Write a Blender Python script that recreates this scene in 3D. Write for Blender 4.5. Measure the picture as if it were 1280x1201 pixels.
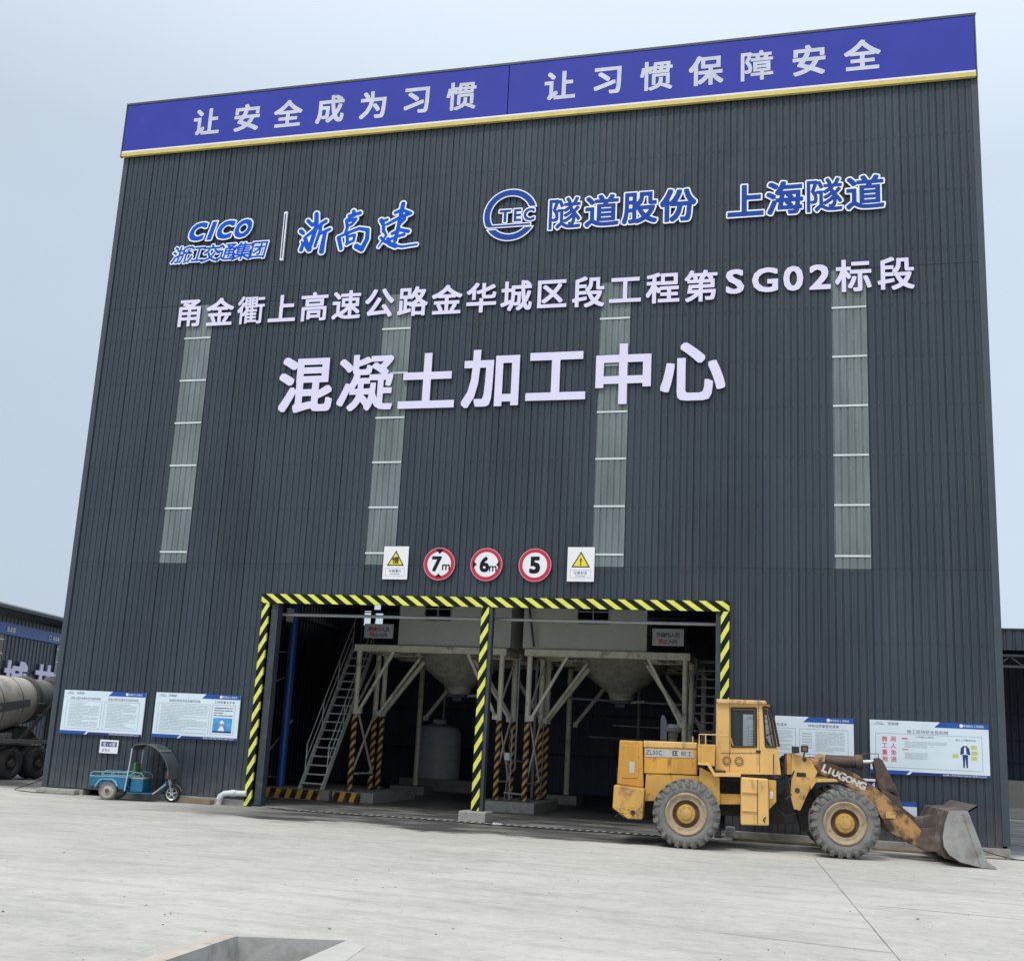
import bpy, bmesh, math, random
from mathutils import Vector, Matrix
import numpy as np
random.seed(7)
for o in list(bpy.data.objects): bpy.data.objects.remove(o)
SC = bpy.context.scene
COL = SC.collection
R = math.radians

# ---------------------------------------------------------------- camera, sky, sun
cam = bpy.data.cameras.new('camera')
cam_o = bpy.data.objects.new('camera', cam); COL.objects.link(cam_o); SC.camera = cam_o
YAW, PITCH, ROLL = 0.27016, 0.219815, 0.049373
fw = Vector((-math.sin(YAW)*math.cos(PITCH), math.cos(YAW)*math.cos(PITCH), math.sin(PITCH)))
r0 = Vector((math.cos(YAW), math.sin(YAW), 0)); u0 = r0.cross(fw)
rr = r0*math.cos(ROLL)+u0*math.sin(ROLL); uu = -r0*math.sin(ROLL)+u0*math.cos(ROLL)
M = Matrix(((rr.x, uu.x, -fw.x, 21.6685), (rr.y, uu.y, -fw.y, -29.8013), (rr.z, uu.z, -fw.z, 2.05), (0, 0, 0, 1)))
cam_o.matrix_world = M
cam.sensor_fit = 'HORIZONTAL'; cam.sensor_width = 36.0
cam.lens = 36.0*1458.307/1280.0
cam.clip_start = 0.1; cam.clip_end = 2000

SUN_EL, SUN_AZ = 58.0, 200.0           # azimuth measured from +Y clockwise: behind the camera, to its left
w = bpy.data.worlds.new('World'); SC.world = w; w.use_nodes = True
nt = w.node_tree; nt.nodes.clear()
N = nt.nodes.new; L = nt.links.new
out = N('ShaderNodeOutputWorld'); bg = N('ShaderNodeBackground'); bg.inputs['Strength'].default_value = 0.1
sky = N('ShaderNodeTexSky'); sky.sky_type = 'NISHITA'; sky.sun_disc = False
sky.sun_elevation = R(SUN_EL); sky.sun_rotation = R(SUN_AZ); sky.dust_density = 3.0
tc = N('ShaderNodeTexCoord'); sep = N('ShaderNodeSeparateXYZ'); L(tc.outputs['Generated'], sep.inputs[0])
# cloud deck: pale grey blue, a little brighter overhead and towards the east
ramp = N('ShaderNodeValToRGB'); L(sep.outputs['Z'], ramp.inputs[0])
e = ramp.color_ramp.elements
e[0].position = 0.0; e[0].color = (0.50, 0.585, 0.69, 1)
e[1].position = 1.0; e[1].color = (1.25, 1.31, 1.38, 1)
q = ramp.color_ramp.elements.new(0.45); q.color = (0.54, 0.63, 0.735, 1)
q = ramp.color_ramp.elements.new(0.20); q.color = (0.51, 0.60, 0.705, 1)
mx = N('ShaderNodeMath'); mx.operation = 'MULTIPLY_ADD'; L(sep.outputs['X'], mx.inputs[0]); mx.inputs[1].default_value = 0.20; mx.inputs[2].default_value = 1.07
noi = N('ShaderNodeTexNoise'); noi.inputs['Scale'].default_value = 1.6; noi.inputs['Detail'].default_value = 5; noi.inputs['Roughness'].default_value = .5
mp = N('ShaderNodeMapping'); mp.inputs['Scale'].default_value = (1, 1, 2.2); L(tc.outputs['Generated'], mp.inputs[0]); L(mp.outputs[0], noi.inputs[0])
nm = N('ShaderNodeMapRange'); nm.inputs[1].default_value = .3; nm.inputs[2].default_value = .7; nm.inputs[3].default_value = .96; nm.inputs[4].default_value = 1.04
L(noi.outputs['Fac'], nm.inputs[0])
m2 = N('ShaderNodeMath'); m2.operation = 'MULTIPLY'; L(mx.outputs[0], m2.inputs[0]); L(nm.outputs[0], m2.inputs[1])
m3 = N('ShaderNodeMath'); m3.operation = 'MULTIPLY'; L(m2.outputs[0], m3.inputs[0]); m3.inputs[1].default_value = 10.0
vs = N('ShaderNodeVectorMath'); vs.operation = 'SCALE'; L(ramp.outputs[0], vs.inputs[0]); L(m3.outputs[0], vs.inputs['Scale'])
mix = N('ShaderNodeMix'); mix.data_type = 'RGBA'; mix.inputs[0].default_value = 0.94
L(sky.outputs[0], mix.inputs[6]); L(vs.outputs[0], mix.inputs[7])
L(mix.outputs[2], bg.inputs[0]); L(bg.outputs[0], out.inputs[0])

sl = bpy.data.lights.new('sun', 'SUN'); sl.energy = 1.5; sl.angle = R(14); sl.color = (1.0, 0.965, 0.92)
so = bpy.data.objects.new('sun', sl); COL.objects.link(so)
sd = Vector((math.sin(R(SUN_AZ))*math.cos(R(SUN_EL)), math.cos(R(SUN_AZ))*math.cos(R(SUN_EL)), math.sin(R(SUN_EL))))
so.rotation_euler = (-sd).to_track_quat('-Z', 'Y').to_euler(); so.location = (10, -20, 40)
SC.view_settings.view_transform = 'Standard'; SC.view_settings.look = 'None'
SC.view_settings.exposure = 0.2; SC.view_settings.gamma = 1.0
try: SC.view_settings.use_curve_mapping = False
except Exception: pass
SC.render.engine = 'CYCLES'
SC.cycles.max_bounces = 7; SC.cycles.diffuse_bounces = 4; SC.cycles.transparent_max_bounces = 12
SC.cycles.use_denoising = True
SC.cycles.sample_clamp_indirect = 6.0

# ---------------------------------------------------------------- materials
def newmat(name):
    m = bpy.data.materials.new(name); m.use_nodes = True
    n = m.node_tree; b = n.nodes['Principled BSDF']
    return m, n, b
def rgba(c): return (c[0], c[1], c[2], 1)
def mnoise(n, scale, detail=4, stretch=(1, 1, 1), world=True, rough=.55):
    if world:
        g = n.nodes.new('ShaderNodeNewGeometry'); src = g.outputs['Position']
    else:
        g = n.nodes.new('ShaderNodeTexCoord'); src = g.outputs['Object']
    mp = n.nodes.new('ShaderNodeMapping'); mp.inputs['Scale'].default_value = stretch
    t = n.nodes.new('ShaderNodeTexNoise'); t.inputs['Scale'].default_value = scale; t.inputs['Detail'].default_value = detail; t.inputs['Roughness'].default_value = rough
    n.links.new(src, mp.inputs[0]); n.links.new(mp.outputs[0], t.inputs[0])
    return t.outputs['Fac']
def mrange(n, src, a, b, c, d, smooth=False):
    r = n.nodes.new('ShaderNodeMapRange')
    if smooth: r.interpolation_type = 'SMOOTHSTEP'
    for i, v in enumerate((a, b, c, d)): r.inputs[i+1].default_value = v
    n.links.new(src, r.inputs[0]); return r.outputs[0]
def mmix(n, f, a, b, mode='MIX'):
    m = n.nodes.new('ShaderNodeMix'); m.data_type = 'RGBA'; m.blend_type = mode
    for sock, v in ((0, f), (6, a), (7, b)):
        if isinstance(v, (int, float)): m.inputs[sock].default_value = v
        elif isinstance(v, tuple): m.inputs[sock].default_value = rgba(v)
        else: n.links.new(v, m.inputs[sock])
    return m.outputs[2]
def mmath(n, op, a, b=None, c=None):
    m = n.nodes.new('ShaderNodeMath'); m.operation = op
    for i, v in enumerate((a, b, c)):
        if v is None: continue
        if isinstance(v, (int, float)): m.inputs[i].default_value = v
        else: n.links.new(v, m.inputs[i])
    return m.outputs[0]
def vary(n, col, amt, scale=3, stretch=(1, 1, 1), world=True):
    f = mrange(n, mnoise(n, scale, 5, stretch, world), .3, .7, 1-amt, 1+amt)
    v = n.nodes.new('ShaderNodeVectorMath'); v.operation = 'SCALE'
    if isinstance(col, tuple): v.inputs[0].default_value = col
    else: n.links.new(col, v.inputs[0])
    n.links.new(f, v.inputs['Scale']); return v.outputs[0]
def bump(n, b, h, strength=.3, dist=.02):
    m = n.nodes.new('ShaderNodeBump'); m.inputs['Strength'].default_value = strength; m.inputs['Distance'].default_value = dist
    n.links.new(h, m.inputs['Height']); n.links.new(m.outputs[0], b.inputs['Normal'])
MC = {}
def paint(name, col, rough=.5, metal=0, amt=.08, scale=3, stretch=(1, 1, 1), dirt=None, dirt_lo=.55, dirt_hi=.7, dirt_scale=4, dirt_stretch=(1, 1, 1), world=False, bmp=0, spec=.5, dirt_max=1):
    if name in MC: return MC[name]
    m, n, b = newmat(name)
    c = vary(n, col, amt, scale, stretch, world)
    if dirt:
        f = mrange(n, mnoise(n, dirt_scale, 6, dirt_stretch, world, .65), dirt_lo, dirt_hi, 0, dirt_max)
        c = mmix(n, f, c, dirt)
    n.links.new(c, b.inputs['Base Color'])
    b.inputs['Roughness'].default_value = rough; b.inputs['Metallic'].default_value = metal
    b.inputs['Specular IOR Level'].default_value = spec
    if bmp: bump(n, b, mnoise(n, scale*6, 4, (1, 1, 1), world), bmp)
    MC[name] = m; return m

def wallmat():
    m, n, b = newmat('slate_cladding_paint')
    oi = n.nodes.new('ShaderNodeObjectInfo')
    c = vary(n, (0.032, 0.043, 0.055), .16, .5, (1, 1, .35))
    f = mrange(n, oi.outputs['Random'], 0, 1, .90, 1.10)
    v = n.nodes.new('ShaderNodeVectorMath'); v.operation = 'SCALE'; n.links.new(c, v.inputs[0]); n.links.new(f, v.inputs['Scale'])
    st = mrange(n, mnoise(n, 5, 4, (1, 1, .05)), .52, .75, 0, .35)
    c = mmix(n, st, v.outputs[0], (0.075, 0.084, 0.09))
    # road dust thrown up on the lowest metre of sheet
    g = n.nodes.new('ShaderNodeNewGeometry'); s = n.nodes.new('ShaderNodeSeparateXYZ'); n.links.new(g.outputs['Position'], s.inputs[0])
    h = mmath(n, 'MULTIPLY', mrange(n, s.outputs['Z'], 0.2, 1.1, 1, 0), mrange(n, mnoise(n, 2.5, 5), .35, .7, .1, .6))
    c = mmix(n, h, c, (0.16, 0.155, 0.145))
    n.links.new(c, b.inputs['Base Color']); b.inputs['Roughness'].default_value = .36; b.inputs['Specular IOR Level'].default_value = .45
    bump(n, b, mnoise(n, 1.6, 3, (1, 1, .5)), .45, .04)
    return m
M_WALL = wallmat()
M_TRIM = paint('slate_trim', (0.045, 0.058, 0.072), .5, world=True)
M_WALLIN = paint('inner_cladding', (0.10, 0.12, 0.17), .6, amt=.25, scale=.7, stretch=(1, 1, .3), world=True)
M_STEELD = paint('dark_steel', (0.035, 0.045, 0.06), .55, amt=.2, world=True, dirt=(.10, .09, .08))
M_GAP = paint('near_black_matt', (0.012, 0.014, 0.017), .8)  # plain near-black colour for the screw heads and the drain channel
def skylightmat():
    m, n, b = newmat('translucent_fibreglass')
    c = vary(n, (0.225, 0.265, 0.268), .26, 1.6, (1, 1, .25))
    sp = mrange(n, mnoise(n, 9, 4), .66, .74, 0, .8)
    c = mmix(n, sp, c, (0.42, 0.44, 0.42))
    c = mmix(n, mrange(n, mnoise(n, 14, 3, (1, 1, .05)), .45, .70, 0, .7), c, (.19, .22, .22))
    n.links.new(c, b.inputs['Base Color']); b.inputs['Roughness'].default_value = .3
    t = n.nodes.new('ShaderNodeBsdfTranslucent'); n.links.new(c, t.inputs[0])
    mx = n.nodes.new('ShaderNodeMixShader'); mx.inputs[0].default_value = .25
    n.links.new(b.outputs[0], mx.inputs[1]); n.links.new(t.outputs[0], mx.inputs[2]); n.links.new(mx.outputs[0], n.nodes['Material Output'].inputs[0])
    return m
M_SKYL = skylightmat()
M_WHITE = paint('white_paint', (0.80, 0.80, 0.82), .5, amt=.03)
M_GIRT = paint('pale_lap_strip', (0.62, 0.66, 0.64), .5)
M_LETTER = paint('lavender_white_letter', (0.72, 0.68, 0.87), .5, spec=.2, amt=.03, world=True)
M_LETTERB = paint('grey_white_letter', (0.56, 0.58, 0.66), .5, amt=.12, scale=2, world=True)
M_RETURN = paint('letter_return', (0.10, 0.10, 0.14), .5)
M_BANNER = paint('blue_violet_banner', (0.040, 0.050, 0.34), .6, spec=.2, amt=.07, scale=.8, world=True)
M_GOLD = paint('gold_trim', (0.62, 0.50, 0.14), .5, amt=.1, world=True)
M_LOGO1 = paint('bright_blue_letter', (0.004, 0.085, 0.56), .6, spec=.15, amt=.06, world=True)
M_LOGO2 = paint('deep_blue_letter', (0.016, 0.060, 0.31), .6, spec=.15, amt=.06, world=True)
M_LEDGE = paint('letter_rim_white', (0.84, 0.86, 0.92), .4)
M_BOARD = paint('board_white', (0.66, 0.76, 0.82), .35, amt=.05, scale=2, world=True)
M_BBLUE = paint('board_blue', (0.012, 0.075, 0.34), .35, amt=.1, world=True)
M_BNAVY = paint('board_navy', (0.010, 0.025, 0.16), .35, amt=.1, world=True)
M_INK = paint('print_grey', (0.30, 0.36, 0.40), .6)
M_INKD = paint('print_dark', (0.03, 0.05, 0.08), .6)
M_INKR = paint('print_red', (0.60, 0.05, 0.08), .6)
M_BLACK = paint('black_paint', (0.010, 0.010, 0.012), .6, spec=.2)
M_RED = paint('sign_red', (0.52, 0.015, 0.045), .4, amt=.06)
M_SIGNY = paint('sign_yellow', (0.80, 0.66, 0.05), .4, amt=.04)
M_CONC = paint('old_concrete', (0.34, 0.33, 0.30), .85, amt=.18, scale=2, dirt=(.16, .145, .12), dirt_lo=.5, dirt_hi=.75, world=True, bmp=.4)
M_CONCP = paint('pit_concrete', (0.44, 0.43, 0.41), .85, amt=.15, scale=2, stretch=(1, 1, .2), dirt=(.26, .25, .23), dirt_lo=.5, dirt_hi=.8, world=True, bmp=.3)
M_BEIGE = paint('beige_frame_paint', (0.66, 0.64, 0.50), .5, amt=.15, scale=2, dirt=(.16, .11, .07), dirt_lo=.56, dirt_hi=.75, dirt_scale=3, world=True)
M_CABIN = paint('grey_cabin_panel', (0.52, 0.54, 0.50), .5, amt=.06, world=True)
M_HOPPER = paint('hopper_steel', (0.36, 0.35, 0.29), .6, amt=.2, dirt=(.20, .17, .12), dirt_lo=.5, dirt_hi=.7, world=True)
M_BLUEP = paint('blue_pipe_paint', (0.02, 0.09, 0.34), .4, amt=.15, world=True)
M_TANK = paint('tank_plastic', (0.66, 0.69, 0.68), .45, amt=.1, world=True)
M_PVC = paint('white_pvc', (0.62, 0.63, 0.62), .4, amt=.08, dirt=(.35, .32, .27), world=True)
M_TIMBER = paint('weathered_timber', (0.22, 0.165, 0.10), .8, amt=.3, scale=4, stretch=(.3, 1, 1), world=True, bmp=.3)
M_CABLE = paint('cable_rubber', (0.02, 0.02, 0.02), .6)
M_STEEL = paint('galvanised_steel', (0.34, 0.36, 0.36), .45, .3, amt=.12, world=True)
M_DARKFLOOR = None
def stripemat(name, ca, cb, kx, kz, period, duty=.46, dirt=None, off=0.0):
    m, n, b = newmat(name)
    g = n.nodes.new('ShaderNodeNewGeometry'); s = n.nodes.new('ShaderNodeSeparateXYZ'); n.links.new(g.outputs['Position'], s.inputs[0])
    v = mmath(n, 'ADD', mmath(n, 'MULTIPLY', s.outputs['X'], kx), mmath(n, 'MULTIPLY', s.outputs['Z'], kz))
    v = mmath(n, 'FRACT', mmath(n, 'ADD', mmath(n, 'DIVIDE', v, period), 100+off))
    f = mmath(n, 'LESS_THAN', v, duty)
    ya = vary(n, ca, .08, 4); yb = vary(n, cb, .2, 4)
    c = mmix(n, f, yb, ya)
    if dirt: c = mmix(n, mrange(n, mnoise(n, 5, 6, rough=.7), .5, .75, 0, .75), c, dirt)
    n.links.new(c, b.inputs['Base Color']); b.inputs['Roughness'].default_value = .6; b.inputs['Specular IOR Level'].default_value = .2
    return m
YEL = (0.72, 0.74, 0.12)
M_HZTOP = stripemat('hazard_stripe_down', YEL, (.008, .008, .008), 1, 1.4, .415)
M_HZUP = stripemat('hazard_stripe_up', YEL, (.008, .008, .008), -1.75, 1, .47)
M_LEGST = stripemat('worn_leg_stripe', (.66, .42, .12), (.045, .014, .014), -1.3, 1, .27, dirt=(.20, .16, .12))
M_KERBST = stripemat('kerb_stripe', (.72, .46, .06), (.06, .02, .02), 1, -.35, .36, dirt=(.25, .22, .16))

def groundmat():
    m, n, b = newmat('yard_concrete')
    base = vary(n, (0.525, 0.505, 0.452), .13, .16)
    c = mmix(n, mrange(n, mnoise(n, .9, 8, (.85, 1.0, 1), rough=.68), .47, .70, 0, .5), base, (0.34, 0.335, 0.305))
    c = mmix(n, mrange(n, mnoise(n, .45, 9, (.8, 1.0, 1), rough=.74), .52, .68, 0, .45), c, (0.27, 0.265, 0.24))
    c = mmix(n, mrange(n, mnoise(n, 3.3, 8, (.85, 1.0, 1), rough=.75), .50, .64, 0, .42), c, (0.62, 0.61, 0.57))
    c = mmix(n, mrange(n, mnoise(n, 7, 8, (.85, 1.0, 1), rough=.8), .53, .65, 0, .55), c, (0.27, 0.262, 0.238))
    # faint curved tyre tracks
    tw = n.nodes.new('ShaderNodeTexWave'); tw.wave_type = 'RINGS'; tw.rings_direction = 'Z'; tw.inputs['Scale'].default_value = .42; tw.inputs['Distortion'].default_value = 3.0; tw.inputs['Detail'].default_value = 4; tw.inputs['Detail Scale'].default_value = 1.6
    gg = n.nodes.new('ShaderNodeNewGeometry'); mpp = n.nodes.new('ShaderNodeMapping'); mpp.inputs['Location'].default_value = (-6, 34, 0); mpp.inputs['Scale'].default_value = (.6, 1, 1)
    n.links.new(gg.outputs['Position'], mpp.inputs[0]); n.links.new(mpp.outputs[0], tw.inputs[0])
    c = mmix(n, mmath(n, 'MULTIPLY', mrange(n, tw.outputs['Fac'], .70, .97, 0, .28), mrange(n, mnoise(n, .8, 6, rough=.7), .42, .60, 0, 1)), c, (0.27, 0.265, 0.245))
    c = mmix(n, mrange(n, mnoise(n, 26, 4, rough=.7), .60, .72, 0, .5), c, (0.22, 0.215, 0.20))
    c = mmix(n, mrange(n, mnoise(n, 70, 2, rough=.6), .4, .7, 0, .2), c, (0.2, 0.2, 0.19))
    g = n.nodes.new('ShaderNodeNewGeometry'); s = n.nodes.new('ShaderNodeSeparateXYZ'); n.links.new(g.outputs['Position'], s.inputs[0])
    X, Y = s.outputs['X'], s.outputs['Y']
    nz = mmath(n, 'MULTIPLY', mmath(n, 'SUBTRACT', mnoise(n, .42, 7, (.7, 1, 1), rough=.6), .5), 5.0)
    # water spilt in front of the doorway
    d = mmath(n, 'ADD', Y, nz)
    wet = mrange(n, d, -3.75, -3.35, 0, 1)
    wx = mmath(n, 'MULTIPLY', mrange(n, X, 4.2, 8.5, 0, 1), mrange(n, X, 18.2, 20.0, 1, 0))
    wx = mmath(n, 'MAXIMUM', wx, mrange(n, Y, .6, 2.0, 0, 1))
    wet = mmath(n, 'MULTIPLY', mmath(n, 'MULTIPLY', wet, wx), mrange(n, mnoise(n, 1.1, 7, (.4, 1, 1), rough=.72), .34, .54, .45, .97))
    c = mmix(n, wet, c, (0.075, 0.075, 0.075))
    n.links.new(c, b.inputs['Base Color'])
    n.links.new(mrange(n, wet, 0, 1, .85, .35), b.inputs['Roughness'])
    b.inputs['Specular IOR Level'].default_value = .3
    h = mmath(n, 'ADD', mnoise(n, 14, 6, (.5, 1, 1), rough=.7), mmath(n, 'MULTIPLY', mnoise(n, 2, 4), 1.2))
    bump(n, b, h, .35, .03)
    return m
M_GROUND = groundmat()
M_FLOORIN = paint('wet_floor_concrete', (0.085, 0.085, 0.082), .45, amt=.35, scale=1.2, dirt=(.17, .165, .15), dirt_lo=.55, dirt_hi=.8, dirt_scale=1.5, world=True, bmp=.2)
# ---------------------------------------------------------------- mesh helpers
class MB:
    def __init__(s): s.v = []; s.f = []; s.mi = []
    def add(s, vs, fs, mi=0):
        k = len(s.v); s.v += [tuple(p) for p in vs]; s.f += [tuple(k+i for i in f) for f in fs]; s.mi += [mi]*len(fs); return s
    def box(s, x0, x1, y0, y1, z0, z1, mi=0):
        v = [(x, y, z) for x in (x0, x1) for y in (y0, y1) for z in (z0, z1)]
        return s.add(v, [(0, 1, 3, 2), (4, 6, 7, 5), (0, 4, 5, 1), (2, 3, 7, 6), (0, 2, 6, 4), (1, 5, 7, 3)], mi)
    def prism(s, poly, y0, y1, mi=0, ax='y'):
        n = len(poly)
        if ax == 'y': a = [(p[0], y0, p[1]) for p in poly]; b = [(p[0], y1, p[1]) for p in poly]
        elif ax == 'x': a = [(y0, p[0], p[1]) for p in poly]; b = [(y1, p[0], p[1]) for p in poly]
        else: a = [(p[0], p[1], y0) for p in poly]; b = [(p[0], p[1], y1) for p in poly]
        fs = [tuple(range(n))[::-1], tuple(range(n, 2*n))]+[(i, (i+1) % n, n+(i+1) % n, n+i) for i in range(n)]
        return s.add(a+b, fs, mi)
    def tube(s, pts, r, n=8, mi=0, caps=True, square=False):
        pts = [Vector(p) for p in pts]; rs = r if isinstance(r, (list, tuple)) else [r]*len(pts)
        vs = []; up = None
        for i, p in enumerate(pts):
            t = ((pts[min(i+1, len(pts)-1)]-p).normalized()+(p-pts[max(i-1, 0)]).normalized())
            t = t.normalized() if t.length > 1e-6 else Vector((0, 0, 1))
            if up is None: up = Vector((0, 0, 1)) if abs(t.z) < .9 else Vector((1, 0, 0))
            a = t.cross(up).normalized(); b = a.cross(t).normalized(); up = b
            for k in range(n):
                th = 2*math.pi*(k+(.5 if square else 0))/n
                vs.append(p+(a*math.cos(th)+b*math.sin(th))*rs[i])
        fs = []
        for i in range(len(pts)-1):
            for k in range(n):
                fs.append((i*n+k, i*n+(k+1) % n, (i+1)*n+(k+1) % n, (i+1)*n+k))
        if caps: fs += [tuple(range(n))[::-1], tuple(range((len(pts)-1)*n, len(pts)*n))]
        return s.add(vs, fs, mi)
    def bar(s, a, b, r, mi=0): return s.tube([a, b], r*1.2, 4, mi, True, True)
    def lathe(s, prof, c, ax='y', n=32, mi=0, a0=0, a1=2*math.pi):
        # prof: (radius, offset along axis)
        full = abs(a1-a0-2*math.pi) < 1e-6; m = n if full else n+1
        vs = []
        for r, h in prof:
            for k in range(m):
                t = a0+(a1-a0)*k/n; ca, sa = math.cos(t)*r, math.sin(t)*r
                vs.append({'y': (c[0]+ca, c[1]+h, c[2]+sa), 'z': (c[0]+ca, c[1]+sa, c[2]+h), 'x': (c[0]+h, c[1]+ca, c[2]+sa)}[ax])
        fs = []
        for i in range(len(prof)-1):
            for k in range(n):
                k2 = (k+1) % m
                fs.append((i*m+k, i*m+k2, (i+1)*m+k2, (i+1)*m+k))
        return s.add(vs, fs, mi)
    def build(s, name, mats, parent=None, off=None, smooth=False, bevel=0, kind=None, label=None):
        me = bpy.data.meshes.new(name)
        vs = s.v
        if off is not None: vs = [(a-off[0], b-off[1], c-off[2]) for a, b, c in vs]
        me.from_pydata(vs, [], s.f)
        if not isinstance(mats, (list, tuple)): mats = [mats]
        for m in mats: me.materials.append(m)
        me.polygons.foreach_set('material_index', s.mi)
        if smooth:
            me.polygons.foreach_set('use_smooth', [True]*len(me.polygons))
        me.update()
        if smooth:
            try: me.set_sharp_from_angle(angle=R(35))
            except Exception: pass
        o = bpy.data.objects.new(name, me); COL.objects.link(o)
        if parent: o.parent = parent
        if bevel:
            bv = o.modifiers.new('bevel', 'BEVEL'); bv.width = bevel; bv.segments = 2; bv.limit_method = 'ANGLE'; bv.angle_limit = R(40)
        if kind: o['kind'] = kind
        if label: o['label'] = label
        return o
def tag(o, label, cat, group=None, kind=None):
    o['label'] = label
    if cat: o['category'] = cat
    if group: o['group'] = group
    if kind: o['kind'] = kind
    return o
def thing(name, label, cat, loc=(0, 0, 0), rz=0, group=None):
    o = bpy.data.objects.new(name, None); COL.objects.link(o); o.location = loc; o.rotation_euler = (0, 0, rz)
    o.empty_display_size = .3
    return tag(o, label, cat, group)
def struct(o, label=None):
    o['kind'] = 'structure'
    if label: o['label'] = label
    return o
def copy_part(o, parent, loc):
    c = o.copy(); COL.objects.link(c); c.parent = parent; c.location = loc; return c
def copy_tree(o, parent=None):
    c = o.copy(); COL.objects.link(c)
    if parent: c.parent = parent
    for ch in list(o.children): copy_tree(ch, c)
    return c

# ---------------------------------------------------------------- lettering
_seg = {}
def glyph_segs(ch):
    if ch in _seg: return _seg[ch]
    c = bpy.data.curves.new('glyph', 'FONT'); c.body = ch; c.size = 1; c.fill_mode = 'NONE'; c.resolution_u = 3
    o = bpy.data.objects.new('glyph', c); COL.objects.link(o)
    bpy.context.view_layer.update()
    dg = bpy.context.evaluated_depsgraph_get(); me = o.evaluated_get(dg).to_mesh()
    v = np.array([p.co[:2] for p in me.vertices]); ed = np.array([e.vertices[:] for e in me.edges])
    seg = np.concatenate([v[ed[:, 0]], v[ed[:, 1]]], 1) if len(ed) else np.zeros((0, 4))
    bpy.data.objects.remove(o); bpy.data.curves.remove(c)
    _seg[ch] = seg; return seg
_fld = {}
def glyph_field(ch, n=128, pad=.13):
    """signed distance (negative inside) on a grid over the character cell"""
    if ch in _fld: return _fld[ch]
    s = glyph_segs(ch)
    x0, x1 = s[:, [0, 2]].min()-pad, s[:, [0, 2]].max()+pad
    y0, y1 = s[:, [1, 3]].min()-pad, s[:, [1, 3]].max()+pad
    h = max(x1-x0, y1-y0)/n
    gx = np.arange(x0, x1+h, h); gy = np.arange(y0, y1+h, h)
    X, Y = np.meshgrid(gx, gy); P = np.stack([X.ravel(), Y.ravel()], 1)
    a = s[:, :2]; d = s[:, 2:]-a; L2 = (d**2).sum(1)+1e-12
    t = np.clip(((P[:, None]-a)*d).sum(2)/L2, 0, 1)
    D = np.sqrt((((a+t[..., None]*d)-P[:, None])**2).sum(2).min(1))
    ya, yb = s[:, 1], s[:, 3]; py = P[:, 1:2]
    cr = (ya > py) != (yb > py)
    xi = a[:, 0]+(py-ya)*(s[:, 2]-s[:, 0])/np.where(np.abs(yb-ya) < 1e-12, 1e-12, yb-ya)
    ins = ((cr & (P[:, 0:1] < xi)).sum(1) % 2) == 1
    D = np.where(ins, -D, D).reshape(X.shape)
    _fld[ch] = (D, x0, y0, h, (s[:, [0, 2]].min(), s[:, [0, 2]].max(), s[:, [1, 3]].min(), s[:, [1, 3]].max()))
    return _fld[ch]
def dilate(D, h, b):
    """grow the shape by b with square corners, as cut letters have"""
    n = D.shape[1]; m = D.shape[0]; out = D
    ix = np.arange(n); iy = np.arange(m)
    for ax in (1, 0):
        src = out; best = src.copy()
        for s in np.linspace(-b/h, b/h, 2*int(math.ceil(b/h))+5):
            k0 = int(math.floor(s)); f = s-k0
            idx = np.clip((ix if ax else iy)+k0, 0, (n if ax else m)-1); idx1 = np.clip(idx+1, 0, (n if ax else m)-1)
            sh = (src[:, idx]*(1-f)+src[:, idx1]*f) if ax else (src[idx]*(1-f)+src[idx1]*f)
            best = np.minimum(best, sh)
        out = best
    return out
def iso_mesh(D, x0, y0, h, level):
    """filled marching squares: polygons (2d) where D < level, and the boundary segments"""
    V = D-level; ny, nx = V.shape
    ins = V < 0; polys = []; segs = []
    full = ins[:-1, :-1] & ins[1:, :-1] & ins[:-1, 1:] & ins[1:, 1:]
    anyc = (ins[:-1, :-1] | ins[1:, :-1] | ins[:-1, 1:] | ins[1:, 1:]) & ~full
    for j in range(ny-1):
        i = 0
        while i < nx-1:
            if full[j, i]:
                k = i
                while k < nx-1 and full[j, k]: k += 1
                polys.append([(x0+i*h, y0+j*h), (x0+k*h, y0+j*h), (x0+k*h, y0+(j+1)*h), (x0+i*h, y0+(j+1)*h)]); i = k
            else: i += 1
    for j, i in zip(*np.nonzero(anyc)):
        c = [(i, j), (i+1, j), (i+1, j+1), (i, j+1)]; pl = []; cut = []
        for k in range(4):
            (ax, ay), (bx, by) = c[k], c[(k+1) % 4]; va, vb = V[ay, ax], V[by, bx]
            if va < 0: pl.append((x0+ax*h, y0+ay*h))
            if (va < 0) != (vb < 0):
                t = va/(va-vb); p = (x0+(ax+(bx-ax)*t)*h, y0+(ay+(by-ay)*t)*h); pl.append(p); cut.append(p)
        if len(pl) >= 3: polys.append(pl)
        if len(cut) == 2: segs.append(cut)
    return polys, segs
def glyph_mesh(mb, fld, level, depth, sx, sz, cx, cz, y, shear=0, mi=0, mi_side=1):
    D, x0, y0, h, bb = fld
    mx, my = (bb[0]+bb[1])/2, (bb[2]+bb[3])/2
    polys, segs = iso_mesh(D, x0, y0, h, level)
    T = lambda p: ((p[0]-mx)*sx+shear*(p[1]-my)*sz+cx, (p[1]-my)*sz+cz)
    for pl in polys:
        q = [T(p) for p in pl]
        mb.add([(a, y-depth, b) for a, b in q], [tuple(range(len(q)))], mi)
    for a, b in segs:
        a, b = T(a), T(b)
        mb.add([(a[0], y-depth, a[1]), (b[0], y-depth, b[1]), (b[0], y, b[1]), (a[0], y, a[1])], [(0, 1, 2, 3)], mi_side)
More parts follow.
